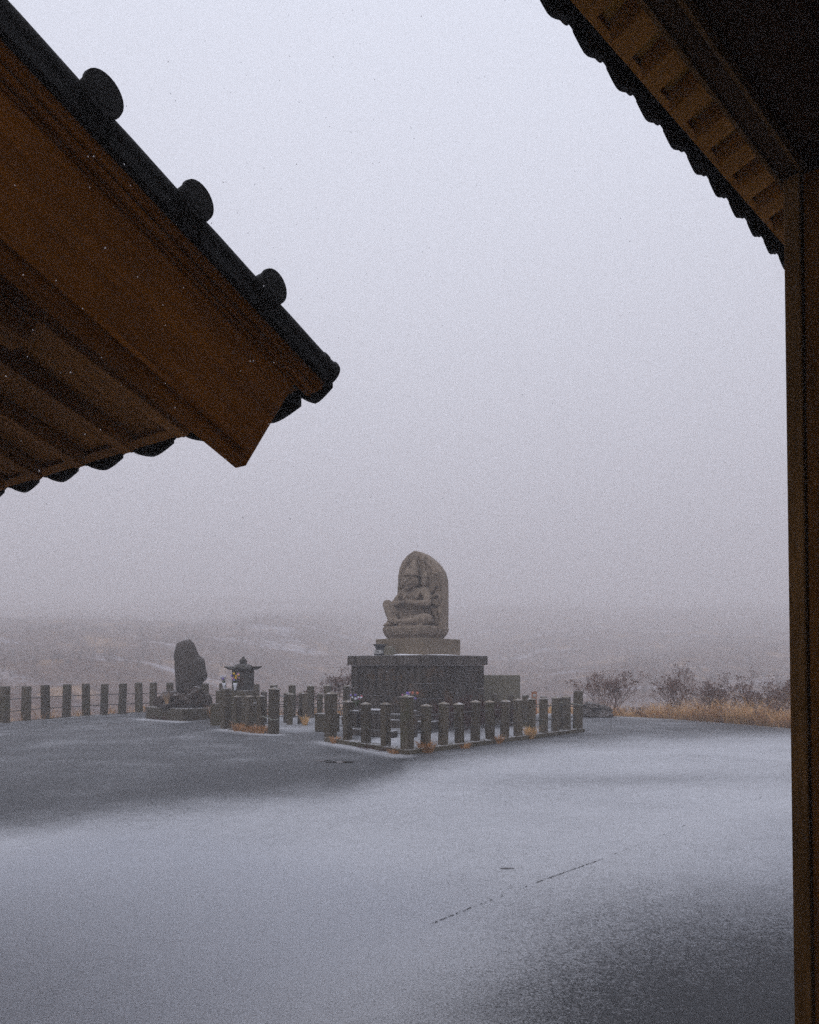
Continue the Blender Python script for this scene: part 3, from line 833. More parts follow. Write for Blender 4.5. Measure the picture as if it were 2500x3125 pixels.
# ================================================================== ORGANIC STONES
def outline_stone(outline, depth, origin, sdir, seed, rough=.03, jag=2.2, rings=9, n=90):
    """a weathered boulder whose front profile follows an outline given in (s, z)"""
    pts = [Vector(p) for p in outline]; per = [0]
    for a, b in zip(pts, pts[1:] + pts[:1]): per.append(per[-1] + (b - a).length)
    loop = []
    for k in range(n):
        t = per[-1] * k / n
        for i in range(len(pts)):
            if t <= per[i + 1]:
                u = (t - per[i]) / (per[i + 1] - per[i]); loop.append(pts[i].lerp(pts[(i + 1) % len(pts)], u)); break
    c = sum(loop, Vector((0, 0))) / n
    s = Vector((*sdir, 0)).normalized(); f = Vector((s.y, -s.x, 0))
    mb = MB(); P = []
    for j in range(-rings, rings + 1):
        a = j / rings * pi / 2 * .995
        k = max(.015, cos(a)) ** .55; dd = sin(a) * depth / 2
        for q in loop:
            p2 = c + (q - c) * k
            p = origin + s * p2.x + UP * p2.y + f * dd
            nn = Vector((fbm((p.x, p.y, p.z + seed), jag), fbm((p.y, p.z, p.x + seed + 5), jag), fbm((p.z, p.x, p.y + seed + 9), jag)))
            fac = max(0, min(1, (p2.y) / .15 + .3))
            P.append(p + nn * rough * 2 * fac)
    N = n
    F = [(j * N + i, j * N + (i + 1) % N, (j + 1) * N + (i + 1) % N, (j + 1) * N + i) for j in range(2 * rings) for i in range(N)]
    F.append(tuple(range(N))[::-1]); F.append(tuple(2 * rings * N + i for i in range(N)))
    mb.poly(P, F); return mb

def rock_mb(c, r, seed, rough=.35, seg=22, ring=14, flat=0.):
    mb = MB(); mb.ball((0, 0, 0), 1, seg, ring); V = []
    for p in mb.v:
        p = Vector(p); d = 1 + rough * fbm((p.x + seed, p.y, p.z), 1.3, 4) + .25 * rough * noise.cell(Vector((p.x * 2 + seed, p.y * 2, p.z * 2)))
        # chisel a few planes
        for k in range(6):
            rr = random.Random(seed * 17 + k); nd = Vector((rr.gauss(0, 1), rr.gauss(0, 1), rr.gauss(0, 1))).normalized(); h = rr.uniform(.62, .85)
            e = (p * d).dot(nd)
            if e > h: d *= h / e
        V.append((c[0] + p.x * d * r[0], c[1] + p.y * d * r[1], max(c[2] + p.z * d * r[2], flat)))
    mb.v = V; return mb

# memorial slab, rough rock and standing stone on the left
mbase = thing('memorial_base', (-6.85, 20.4, 0), 'low rectangular stone base under the rough rock and standing boulder', 'stone base')
mb = MB(); mb.prism([(-7.93, 20.72, -.03), (-6.46, 19.62, -.03), (-5.60, 20.42, -.03), (-7.1, 21.55, -.03)], (0, 0, .375)); mb.build('base_slab', M['kerb'], mbase, bevel=.02)
rp = thing('rock_mound', (-6.75, 20.5, .345), 'dark rough lava rock mound with snow carrying the standing boulder', 'rock')
for i, (c, r) in enumerate((((-6.40, 20.35, .58), (.44, .36, .34)), ((-6.95, 20.60, .58), (.50, .36, .33)), ((-6.62, 20.62, .68), (.52, .36, .26)), ((-6.14, 20.55, .52), (.30, .30, .26)), ((-7.22, 20.55, .50), (.25, .25, .22)), ((-6.75, 20.30, .47), (.28, .20, .17)))):
    o = rock_mb(c, r, i + 3, .55, 26, 16, .348).build('rock', M['lava'], rp)
OUT = [(548, 112), (580, 120), (612, 150), (640, 200), (665, 280), (690, 310), (735, 345), (745, 400), (752, 470), (765, 510), (775, 550), (768, 580), (735, 615), (712, 650),
       (700, 690), (680, 740), (640, 790), (500, 780), (440, 730), (418, 690), (420, 640), (412, 560), (405, 480), (408, 380), (396, 290), (410, 220), (415, 180), (435, 150), (490, 130), (520, 118)]
k_ = 20.55 / 2101 / 3.833
outl = [((x - 585) * k_, .90 - (y - 690) * k_) for x, y in OUT][::-1]
mst = outline_stone([(a, b) for a, b in outl], .62, Vector((-6.53, 20.55, 0)), (1, .05), 4, .011, 1.6).build('standing_stone', M['boulder'], smooth=False)
tag(mst, 'tall dark rough standing boulder balanced upright on the rock mound', 'boulder')
# trough and offering sticks
tr = thing('offering_trough', (-7.15, 20.2, .346), 'shallow dark stone trough on the slab in front of the rock mound', 'trough')
mb = MB(); mb.box((-7.10, 20.12, .40), (.36, .22, .11), (.8, -.6), 1.12); mb.build('basin', M['boulder'], tr, bevel=.015)
mb = MB(); mb.box((-7.10, 20.12, .459), (.33, .19, .012), (.8, -.6)); mb.build('sand', M['lava'], tr)
ic = thing('offering_sticks', (-7.12, 20.13, .46), 'fan of pale dry sticks standing in the dark trough', 'sticks')
for k in range(7):
    mb = MB(); a = (k - 4) * .09; mb.tube([(-7.10 + k * .008, 20.12, .455), (-7.10 + k * .008 + sin(a) * .36, 20.12, .455 + .36 * cos(a) * rnd.uniform(.7, 1.1))], [.008, .005], 5); mb.build('stick', M['incense'], ic)

# roofed stone shrine
sx, sy = -4.53, 18.75
SD = (cos(-.12), sin(-.12))
plt = thing('shrine_plinth', (sx - .1, sy - .1, 0), 'two stepped stone plinth under the roofed stone shrine', 'plinth')
mb = MB(); mb.box((sx - .12, sy - .1, .275), (1.12, 1.0, .61), SD); mb.build('lower_step', M['kerb'], plt, bevel=.015)
mb = MB(); mb.box((sx - .16, sy - .1, .75), (.86, .74, .338), SD); mb.build('upper_step', M['kerb'], plt, bevel=.015)
sh = thing('stone_shrine', (sx, sy, .92), 'small dark stone shrine with flared roof and onion finial', 'shrine')
mb = MB(); mb.box((sx, sy, 1.20), (.475, .44, .56), SD, .985); mb.build('body', M['shrine'], sh, bevel=.012)
def shrine_roof():
    mb = MB(); n = 20; top = []; bot = []
    for j in range(n + 1):
        for i in range(n + 1):
            u = i / n * 2 - 1; v = j / n * 2 - 1; m_ = max(abs(u), abs(v)); cr = abs(u * v)
            z = 1.635 - .14 * (m_ / .72) ** 2.8 if m_ < .66 else 1.525 - .05 * (m_ - .66) / .1 if m_ < .76 else 1.475
            z += .085 * sstep(.7, 1., m_) * (.2 + .8 * abs(u) ** 3)                                          # upturned brim
            if v < 0: z += .05 * max(0, 1 - (u / .42) ** 2) * (-v) ** 3    # little curved gable in front
            w = .325 + .045 * cr ** 1.5
            x, y = u * w * 1.08, v * w
            X = sx + x * SD[0] - y * SD[1]; Y = sy + x * SD[1] + y * SD[0]
            top.append((X, Y, z)); bot.append((X, Y, min(z - .022, 1.50 if m_ < .7 else 9)))
    N = n + 1; F = []; K = N * N
    for j in range(n):
        for i in range(n):
            a = j * N + i; F.append((a, a + 1, a + 1 + N, a + N)); F.append((K + a, K + a + N, K + a + 1 + N, K + a + 1))
    bd = [i for i in range(N)] + [j * N + n for j in range(1, N)] + [n * N + i for i in range(n - 1, -1, -1)] + [j * N for j in range(n - 1, 0, -1)]
    for a, b in zip(bd, bd[1:] + bd[:1]): F.append((a, K + a, K + b, b))
    mb.poly(top + bot, F); return mb.build('roof', M['shrine'], sh, smooth=False)
shrine_roof()
mb = MB(); mb.lathe((sx, sy, 1.61), [(.105, -.02), (.11, .03), (.095, .035), (.088, .045), (.105, .07), (.105, .10), (.085, .135), (.045, .16), (.026, .175), (.034, .19), (.022, .205), (.004, .225)], 14)
mb.build('finial', M['shrine'], sh, smooth=True)
mb = MB()
fr = Vector((SD[1], -SD[0], 0)); ce = Vector((sx, sy, 0)) + fr * .222
mb.box((ce.x, ce.y, 1.13), (.22, .02, .27), SD); mb.build('door', M['lava'], sh, bevel=.004)

# flowers
def bouquet(name, x, y, z, label, cols, vase=True, vh=.20, vr=.05, leafy=True, hgt=.14, spread=.07, seed=1, vmat='glass'):
    r = random.Random(seed)
    t = thing(name, (x, y, z), label, 'flowers')
    if vase:
        mb = MB(); mb.lathe((x, y, z + .001), [(vr * .55, 0), (vr * .6, .02), (vr * .85, vh * .6), (vr * 1.15, vh), (vr * .9, vh - .004)], 12); mb.build('vase', M[vmat], t, smooth=True)
    for cn in cols:
        a = r.uniform(0, 2 * pi); q = spread * sqrt(r.random()); p = Vector((x + q * cos(a), y + q * sin(a) * .6, z + vh + hgt * r.uniform(.3, 1.)))
        mb = MB(); mb.tube([(x, y, z + vh * .4), p], .004, 4); mb.build('stem', M['leaf'], t)
        mb = MB(); R0 = r.uniform(.022, .034)
        nrm = Vector((r.uniform(-.4, .4), -1, r.uniform(0, .8))).normalized(); e1 = nrm.cross(UP).normalized(); e2 = nrm.cross(e1)
        for k in range(7):
            an = 2 * pi * k / 7; d = e1 * cos(an) + e2 * sin(an); sd = e1 * -sin(an) + e2 * cos(an)
            mb.poly([p, p + d * R0 * .6 + sd * R0 * .3 + nrm * .006, p + d * R0 * 1.2 - nrm * .004, p + d * R0 * .6 - sd * R0 * .3 + nrm * .006], [(0, 1, 2, 3)])
        mb.ball(p, R0 * .38, 6, 4); mb.build('flower', M[cn], t)
    if leafy:
        mb = MB()
        for k in range(14):
            a = r.uniform(0, 2 * pi); d = Vector((cos(a), sin(a), r.uniform(.2, 1.4))).normalized(); s = d.cross(UP).normalized() * .012
            b = Vector((x, y, z + vh * r.uniform(.7, 1.1))); l = r.uniform(.05, .11)
            mb.poly([b, b + d * l * .5 + s, b + d * l, b + d * l * .5 - s], [(0, 1, 2, 3)])
        mb.build('foliage', M['leaf'], t)
    return t
bouquet('flower_vase', -4.62, 18.26, .92, 'white vase of yellow, pink and lilac flowers in front of the stone shrine', ['yellow'] * 6 + ['pink'] * 5 + ['purple'] * 4, hgt=.26, spread=.13, seed=4, vmat='white')
bouquet('flower_vase', -4.95, 18.40, .92, 'frosty white vase with faded lilac flowers left of the shrine', ['pink'] * 2 + ['wpetal'] * 9 + ['purple'] * 2, hgt=.24, spread=.09, seed=9, vmat='white')

# small altar things inside the enclosure
def stone_block(name, x, y, z, d, label, cat, mat='pedestal', u=USD):
    t = thing(name, (x, y, z), label, cat)
    mb = MB(); mb.box((x, y, z + d[2] * .45), (d[0], d[1], d[2] * .9), u); mb.build('body', M[mat], t, bevel=.01)
    mb = MB(); mb.box((x, y, z + d[2] * .95), (d[0] * 1.04, d[1] * 1.04, d[2] * .098), u); mb.build('top', M[mat], t, bevel=.006)
    return t
stone_block('altar_block', -.80, 15.85, 0, (.55, .42, .58), 'pale grey stone altar block in front of the pedestal, behind the kerb posts', 'altar', 'slab')
stone_block('altar_step', -.86, 15.62, 0, (1.3, .30, .14), 'low snow-topped stone step before the grey altar block', 'step', 'slab')
stone_block('flower_stand', -1.25, 16.10, 0, (.22, .22, .54), 'short stone flower stand with purple and red flowers', 'flower stand')
stone_block('flower_stand', .03, 15.35, 0, (.22, .22, .58), 'short stone flower stand behind the tall corner post', 'flower stand')
bouquet('flower_bunch', -1.25, 16.10, .54, 'purple, red and white flowers on the left stand by the pedestal', ['purple'] * 4 + ['red'] * 2 + ['wpetal'] * 4, False, vh=.18, hgt=.22, spread=.15, seed=12)
bouquet('flower_bunch', .04, 15.35, .58, 'orange-red and purple flowers peeping above the tall corner post', ['orange'] * 4 + ['purple'] * 3 + ['pink'] * 2, False, vh=.18, hgt=.24, spread=.22, seed=15)
for x, y, z, h, lab in ((-1.78, 15.15, 0, .72, 'white plastic marker rod left of the tall gateway post'), (-1.32, 15.35, 0, .70, 'white plastic marker rod between the gateway post and first low post'), (.055, 13.3, .0, .83, 'white plastic marker rod right of the tall corner post')):
    t = thing('marker_rod', (x, y, z), lab, 'rod')
    mb = MB(); mb.box((x, y, z + h / 2), (.045, .02, h), (1, 0)); mb.build('rod', M['white'], t)
    mb = MB(); mb.box((x, y, z + h * .52), (.055, .03, .03), (1, 0)); mb.build('clip', M['grey'], t)
# broad low stone behind the pedestal on the right
stl = thing('stone_tablet', (2.85, 20.3, 0), 'broad pale stone tablet standing behind the pedestal on the right', 'tablet')
mb = MB(); mb.box((2.72, 20.3, .66), (1.06, .22, 1.28), (.995, -.09)); mb.build('slab', M['stele'], stl, bevel=.01)
mb = MB(); mb.box((2.72, 20.3, .04), (1.3, .5, .14), (.995, -.09)); mb.build('foot', M['kerb'], stl, bevel=.01)
# brown block left of the gateway post
stone_block('brown_block', -1.98, 16.6, 0, (.50, .35, .43), 'rusty brown low block beside the tall gateway post', 'stone block', 'kerb')
# little terracotta notice behind the far posts
t = thing('terracotta_marker', (3.72, 19.9, 0), 'small orange-brown notice plate between the far fence posts', 'notice')
mb = MB(); mb.box((3.60, 19.9, .50), (.15, .03, .66), (1, 0)); mb.build('plate', M['terra'], t)
mb = MB(); mb.lathe((0, 0, 0), [(.045, 0), (.045, .004)], 12); mb.v = [(3.60 + x, 19.882 - z, .72 + y) for x, y, z in mb.v]; mb.build('round_mark', M['label'], t)
mb = MB(); mb.box((3.60, 19.883, .55), (.06, .004, .02), (1, 0)); mb.box((3.60, 19.883, .47), (.08, .004, .02), (1, 0)); mb.build('lettering', M['label'], t)
# dark stones beyond the right end post
rk = thing('stacked_stones', (5.75, 21.2, 0), 'low dark heap of flat stones beyond the right end post', 'rocks')
for i, (c, r) in enumerate((((5.45, 21.2, .12), (.34, .3, .20)), ((5.95, 21.15, .10), (.36, .3, .18)), ((5.60, 21.2, .30), (.32, .26, .12)), ((5.90, 21.25, .27), (.22, .22, .10)), ((5.50, 21.22, .40), (.16, .2, .08)), ((6.08, 21.2, .24), (.18, .2, .10)))):
    rock_mb(c, r, 40 + i, .45, 16, 10, -.02).build('stone', M['boulder'], rk)

# ================================================================== PLANTS
def blades(mb, x, y, z, n, hgt, spr, r, lean=.5, w=.006):
    for k in range(n):
        a = r.uniform(0, 2 * pi); q = spr * sqrt(r.random()) * .4; b = Vector((x + q * cos(a), y + q * sin(a), z))
        d = Vector((cos(a), sin(a), 0)) * lean * r.uniform(.2, 1.4); h = hgt * r.uniform(.45, 1.1); ww = w * r.uniform(.6, 1.3)
        sd = Vector((-sin(a), cos(a), 0)) * ww
        if r.random() < .5: sd = Vector((ww, 0, 0))
        p1 = b + d * h * .35 + UP * h * .65; p2 = b + d * h * 1.0 + UP * h * (.95 - .35 * r.random() * abs(lean))
        mb.poly([b - sd, b + sd, p1 + sd * .8, p1 - sd * .8, p2], [(0, 1, 2, 3), (3, 2, 4)])

for i, (x, y, n, h, s, mt, lab) in enumerate((
        (.30, 12.62, 170, .24, .30, 'rust', 'dry tuft of rusty grass just right of the tall corner post'),
        (-.28, 12.45, 60, .10, .22, 'rust', 'flattened little grass tuft at the foot of the tall corner post'),
        (1.05, 13.28, 80, .10, .28, 'rust', 'low rusty grass tuft on the kerb below the second and third low posts'),
        (1.82, 14.10, 80, .18, .15, 'rust', 'small upright grass tuft at the kerb near its middle'),
        (2.62, 14.95, 130, .30, .18, 'straw', 'straw-coloured feathery grass tuft at the right half of the kerb'),
        (-1.52, 14.12, 110, .15, .20, 'rust', 'grass tuft at the foot of the tall gateway post'),
        (-2.78, 18.3, 60, .28, .14, 'straw', 'thin straw tuft beside the low posts left of the pedestal'),
        (-5.45, 19.6, 200, .42, .40, 'rust', 'brown grass clump between the memorial base and the shrine fence'),
        (-5.15, 19.2, 120, .30, .3, 'rust', 'shorter brown grass clump by the shrine plinth'))):
    mb = MB(); blades(mb, x, y, .0, n, h * 1.15, s, random.Random(50 + i), .9, .0055)
    tag(mb.build('grass_tuft', M[mt]), lab, 'grass tuft')
mb = MB(); r = random.Random(77)
for k in range(26):
    t_ = r.random(); blades(mb, -4.35 + 1.05 * t_ + r.uniform(-.1, .1), 16.95 - .9 * t_ + r.uniform(-.15, .15), 0, 22, .24, .2, r, 1.0, .005)
tag(mb.build('dry_grass', M['rust']), 'matted rusty grass inside the small shrine enclosure', kind='stuff')
mb = MB(); r = random.Random(78)      # reddish creeping twigs by the memorial base and the kerb
for k in range(120):
    x, y = (r.uniform(-7.7, -7.0), 0) if k < 60 else (r.uniform(-1.0, -.3), 0)
    if k < 60: y = 20.62 - (x + 7.7) * .75
    else: y = 13.5 - (x + 1.0) * 1.25
    a = r.uniform(0, 6.28); l = r.uniform(.05, .16); p = Vector((x + r.uniform(-.1, .1), y - .12 + r.uniform(-.06, .04), .01))
    mb.tube([p, p + Vector((cos(a) * l, sin(a) * l * .5, r.uniform(.0, .12)))], .003, 3, False)
tag(mb.build('creeping_twigs', M['redtwig']), 'creeping reddish twigs at the foot of the memorial base and kerb', kind='stuff')

# straw grass along the right-hand terrace edge
mb = MB(); mb2 = MB(); r = random.Random(91)
for k in range(1900):
    x = r.uniform(5.9, 14.5)
    den = .28 + .8 * sstep(7.3, 9.6, x) + .25 * fbm((x * 1.5, 0, 0), 1, 2)
    if r.random() > den: continue
    off = r.random() ** 1.3 * 2.0
    y = edge_y(x) + off + .05; z = max(-.5, terrain_h(x, y)); 
    h = (.24 + .36 * sstep(6.5, 9.5, x) + .12 * max(0, fbm((x * .9, 4, 0), 1, 3))) * r.uniform(.7, 1.25) + min(.35, off * .25)
    c_ = .55 + .9 * abs(fbm((x * 2.2, y * 2.2, 3), 1, 2)) * 2
    blades(mb if r.random() < .62 else mb2, x, y, z, 20, h * min(1.5, c_), .28, r, 1.35, .0048)
for k in range(420):      # behind the fences, thinner
    x = r.uniform(-3.2, 6.2); y = edge_y(x) + r.uniform(.05, 1.6); h = r.uniform(.25, .65)
    blades(mb, x, y, terrain_h(x, y), 9, h, .3, r, .7, .006)
for k in range(700):
    x = r.uniform(-12.5, -3.5); y = edge_y(x) + r.uniform(.1, 3.5)
    blades(mb if k % 2 else mb2, x, y, terrain_h(x, y), 8, r.uniform(.2, .5), .3, r, .8, .006)
tag(mb.build('straw_grass', M['straw']), 'pale straw grass growing along the terrace edge', kind='stuff')
tag(mb2.build('rusty_grass', M['rust']), 'rust-brown grass growing along the terrace edge', kind='stuff')

def shrub(x, y, z, h, spread, seed, label, stems=9, levels=4, mat='twig', heads=True, group='bare shrubs on the terrace edge', rad=.011, headsize=.035, cat='shrub', fork=3):
    h *= 1.38 if h > 1.1 else 1.0; rad *= 1.35; headsize *= 1.15; stems = int(stems * 1.35); spread *= 1.2 if heads else 1; levels += (levels == 4 and heads)
    r = random.Random(seed); t = thing('bare_shrub', (x, y, z), label, cat, group)
    mb = MB(); tips = []
    def grow(p, d, l, rr, lev):
        n = 3; P = [p]; q = p
        for k in range(n):
            d = (d + Vector((r.gauss(0, .13), r.gauss(0, .13), r.gauss(.03, .08)))).normalized(); q = q + d * l / n; P.append(q)
        mb.tube(P, [rr * (1 - .35 * k / n) for k in range(n + 1)], 4 if lev > 1 else 3, False)
        if lev == 0: tips.append((q, d)); return
        for k in range(fork if lev > 1 else 3):
            a = r.uniform(0, 2 * pi); e = Vector((cos(a), sin(a), r.uniform(-.1, .5)))
            grow(P[r.choice((2, 3))], (d + e * r.uniform(.35, .8)).normalized(), l * r.uniform(.5, .78), max(.0032, rr * .66), lev - 1)
    for k in range(stems):
        a = 2 * pi * k / stems + r.uniform(-.4, .4); q = .18 * spread
        d = Vector((cos(a) * spread * .8, sin(a) * spread * .6, h * .9)).normalized()
        grow(Vector((x + q * cos(a) * r.random(), y + q * sin(a) * r.random(), z - .03)), d, h * r.uniform(.34, .48), rad * r.uniform(.7, 1.1), levels - 1)
    mb.build('branches', M[mat], t)
    if heads:
        hb_ = MB()
        for p, d in tips:
            if r.random() < .65: continue
            for k in range(r.choice((2, 3, 4, 5))):
                c = p + Vector((r.gauss(0, headsize), r.gauss(0, headsize), r.gauss(0, headsize * .5))); s1 = Vector((r.gauss(0, 1), r.gauss(0, 1), r.gauss(0, 1))).normalized() * headsize * .7
                s2 = Vector((r.gauss(0, 1), r.gauss(0, 1), r.gauss(0, 1))).normalized() * headsize * .5
                hb_.poly([c - s1, c + s2, c + s1, c - s2], [(0, 1, 2, 3)])
        hb_.build('seed_heads', M['seed'], t)['kind'] = 'stuff'
    return t
def on_slope(x, y): return (x, y, max(terrain_h(x, y), -.35))
shrub(*on_slope(6.35, 22.3), 1.18, .95, 1, 'bare shrub with dark seed clusters just right of the end post and stone heap', 9, 4)
shrub(*on_slope(7.35, 22.0), .72, .5, 2, 'low thin bare shrub left of the tall middle thicket', 6, 3)
shrub(*on_slope(8.05, 20.9), 1.18, .5, 3, 'upright narrow shrub forming the left half of the middle thicket', 7, 4)
shrub(*on_slope(8.95, 20.0), 1.16, .75, 4, 'tallest bare shrub of the middle thicket above straw grass', 9, 4)
shrub(*on_slope(10.05, 19.0), 1.16, .8, 5, 'rounded dense bare shrub nearest to the wooden post', 12, 4)
shrub(*on_slope(11.2, 18.0), .72, .5, 6, 'small shrub half hidden by the wooden post', 6, 3)
shrub(*on_slope(7.9, 22.6), .7, .6, 7, 'faint low shrub behind the gap between the first two shrubs', 6, 3)
shrub(*on_slope(6.95, 21.7), .55, .7, 41, 'knee-high bare shrub in front of the first tall shrub', 8, 3)
shrub(*on_slope(9.5, 18.6), .75, .7, 42, 'mid-height bare shrub between the tallest and the rounded shrub', 9, 4)
shrub(*on_slope(10.7, 17.4), .85, .6, 43, 'bare shrub touching the left edge of the wooden post', 9, 4)
shrub(*on_slope(5.2, 23.2), .6, .5, 44, 'low bare shrub seen behind the tall right end post', 7, 3)
shrub(*on_slope(-2.15, 21.9), 1.15, .45, 8, 'thin reddish shrub behind the fence at the left of the pedestal', 6, 4, 'redtwig', True, 'shrubs behind the fence')
shrub(*on_slope(-1.7, 21.8), 1.25, .35, 18, 'slender shrub rising beside the pedestal top left edge', 5, 3, 'redtwig', True, 'shrubs behind the fence')
shrub(*on_slope(-3.35, 21.9), .9, .5, 9, 'dark twiggy shrub behind the low posts', 7, 4, 'twig', True, 'shrubs behind the fence')
# dark red brush growing against the pedestal's right side
for i, (x, y, h, sp) in enumerate(((1.35, 16.75, .95, .42), (1.95, 17.25, .80, .45), (.85, 16.45, .82, .34), (2.55, 18.0, .7, .4), (1.55, 16.3, .55, .42))):
    lab = ('dark red leafless bush in the middle of the pedestal right side', 'dark red leafless bush further right along the pedestal', 'dark red leafless bush nearest the pedestal corner',
           'low dark red bush behind the right-hand fence posts', 'low spreading red bush just inside the right fence')[i]
    shrub(x, y, 0, h, sp, 30 + i, lab, 11, 4, 'redtwig', False, 'red bushes beside the pedestal', .007, fork=4)

# far scrub on the hillside: uncountable twiggy clumps
def scrub():
    r = random.Random(5); V = []; F = []
    rs = np.random.RandomState(4)
    for k in range(9000):
        d = (4 + 34 * r.random()) if k % 5 == 0 else min(640, 48 + 150 * r.expovariate(1.)); ang = r.uniform(-.75, .75)
        y = 22 + d * cos(ang); x = (22 + d) * sin(ang) * 1.1
        if y < edge_y(max(-39, min(43, x))) + 2.5: continue
        if fbm((x * .05, y * .05, 2), 1, 3) < r.uniform(-.5, .35): continue
        z = terrain_h(x, y); h = r.uniform(.3, 1.25) * (1 + 1.3 * sstep(20, 120, d)); b = len(V) 
        for q in range(9):
            a = r.uniform(0, 6.283); l = h * r.uniform(.6, 1.1); sp = h * r.uniform(.1, .8); w = .008 + .00035 * d
            p = (x + r.uniform(-.15, .15), y + r.uniform(-.15, .15), z - .05); tip = (x + cos(a) * sp, y + sin(a) * sp, z + l); n = len(V)
            V += [(p[0] - w, p[1], p[2]), (p[0] + w, p[1], p[2]), tip]; F.append((n, n + 1, n + 2))
    me = bpy.data.meshes.new('scrub'); me.from_pydata(V, [], F); me.materials.append(M['scrub'])
    tag(link('hillside_scrub', me), 'leafless scrub covering the foggy slope', kind='stuff')
scrub()

# ================================================================== LEFT BUILDING (gable roof corner)
E0 = Vector((-.333, 2.8, 2.807)); EA = Vector((-.823, .568, 0)).normalized(); EH = Vector((-.568, -.823, 0)).normalized()
PT = .377
def G(a, h, z=0.): return E0 + EA * a + EH * h + UP * (PT * h + z)
lb = thing('temple_hall', G(.8, 1.5, -3.3), 'wooden hall at upper left with broad brown barge board and dark tiled verge', 'building')
HR = 2.6
def gprism(mb, poly, a0, a1):   # polygon in (h, z rel. slope) extruded along the eave direction
    mb.prism([G(a0, h, z) for h, z in poly], EA * (a1 - a0))
mb = MB(); gprism(mb, [(.135, -.075), (.44, -.665), (HR, -.60), (HR, -.06)], 0, .055)
bb = mb.build('barge_board', M['wood'], lb, bevel=.004)
for (z0, z1, a0, h0) in ((-.075, -.150, -.045, .09), (-.154, -.182, -.028, .12), (-.186, -.198, -.012, .14)):
    mb = MB(); gprism(mb, [(h0 - .03, z0), (h0, z1), (HR, z1), (HR, z0)], a0, -.001); mb.build('moulding', M['wood'], bb, bevel=.003)
mb = MB(); gprism(mb, [(.45, -.600), (.46, -.618), (HR, -.555), (HR, -.537)], -.012, -.001); mb.build('lower_bead', M['wood'], bb)
# roof deck and soffit boards
for k in range(9):
    a0 = .056 + k * .44
    mb = MB(); gprism(mb, [(.03, -.072), (.03, -.05), (HR, -.05), (HR, -.072)], a0 + .003, a0 + .437); mb.build('soffit_board', M['wood_d'], lb)
# rafters in two tiers: flying rafters run to the eave, base rafters stop short
for k in range(9):
    a0 = .36 + k * .44
    mb = MB(); gprism(mb, [(.07, -.074), (.07, -.16), (HR, -.21), (HR, -.074)], a0, a0 + .085); mb.build('rafter', M['wood_d'], lb, bevel=.003)
    mb = MB(); gprism(mb, [(.78, -.192), (.82, -.30), (HR, -.345), (HR, -.212)], a0 - .02, a0 + .11); mb.build('base_rafter', M['wood_d'], lb, bevel=.003)
mb = MB(); gprism(mb, [(.015, -.055), (.015, -.098), (.065, -.098), (.065, -.055)], .30, 4.1); mb.build('eave_batten', M['wood_d'], lb)
for h0, z0, hh in ((1.30, -.35, .20), (2.3, -.35, .20)):
    mb = MB(); mb.box(G(2.1, h0, z0 - hh / 2 + .06), (4.1, .14, hh), (EA.x, EA.y)); mb.build('purlin', M['wood_d'], lb, bevel=.004)
# walls and corner post (outside the picture, they carry the roof)
zt = 2.807 + PT * 1.35 - .40
p = G(2.4, 1.35); mb = MB(); mb.box((p.x, p.y, zt / 2), (3.4, .10, zt), (EA.x, EA.y)); mb.build('wall', M['plaster'], lb)
p = G(.62, 1.35); mb = MB(); mb.box((p.x, p.y, zt / 2), (.16, .16, zt + .1), (EA.x, EA.y)); mb.build('corner_post', M['wood_p'], lb)
p = G(.62, 2.6); mb = MB(); mb.box((p.x, p.y, zt / 2), (.10, 2.3, zt), (EA.x, EA.y)); mb.build('wall', M['plaster'], lb)
# tiles: verge roll with round caps, eave course, field
mb = MB(); P = [G(-.035, h, -.02) for h in (-.02, .3, .6, .9, 1.2, 1.5, 1.8, 2.1, 2.4, 2.6)]
hs = [.085, .37, .70, 1.02, 1.34, 1.66, 1.98, 2.30, 2.6]
for k in range(len(hs) - 1):
    h0, h1 = hs[k], hs[k + 1]; n = 5
    mb = MB(); P = [G(-.035, h0 + (h1 - h0) * j / n, -.052) for j in range(n + 1)]
    mb.tube([P[0], P[0].lerp(P[1], .35), P[0].lerp(P[1], .36)] + P[1:], [.0515, .0515, .0465] + [.046] * (n - 1) + [.0445], 18); o = mb.build('verge_tile', M['tile'], lb, smooth=True)
    es = o.modifiers.new('e', 'EDGE_SPLIT'); es.split_angle = R(50)
    mb = MB(); gprism(mb, [(h0, -.115), (h0, -.03), (h1 + .02, -.03), (h1 + .02, -.115)], -.075, .10); mb.build('verge_skirt', M['tile'], lb)
for h in hs[1:-1]:
    mb = MB(); c = G(-.02, h + .035, -.018); a = -EA
    mb.tube([c - a * .02, c + a * .070, c + a * .074, c + a * .086], [.052, .055, .060, .058], 24)
    o = mb.build('tile_cap', M['tile'], lb, smooth=True); es = o.modifiers.new('e', 'EDGE_SPLIT'); es.split_angle = R(40)
    mb = MB(); mb.tube([c + a * .0865, c + a * .089], [.043, .039], 20); mb.build('cap_face', M['tile'], o)
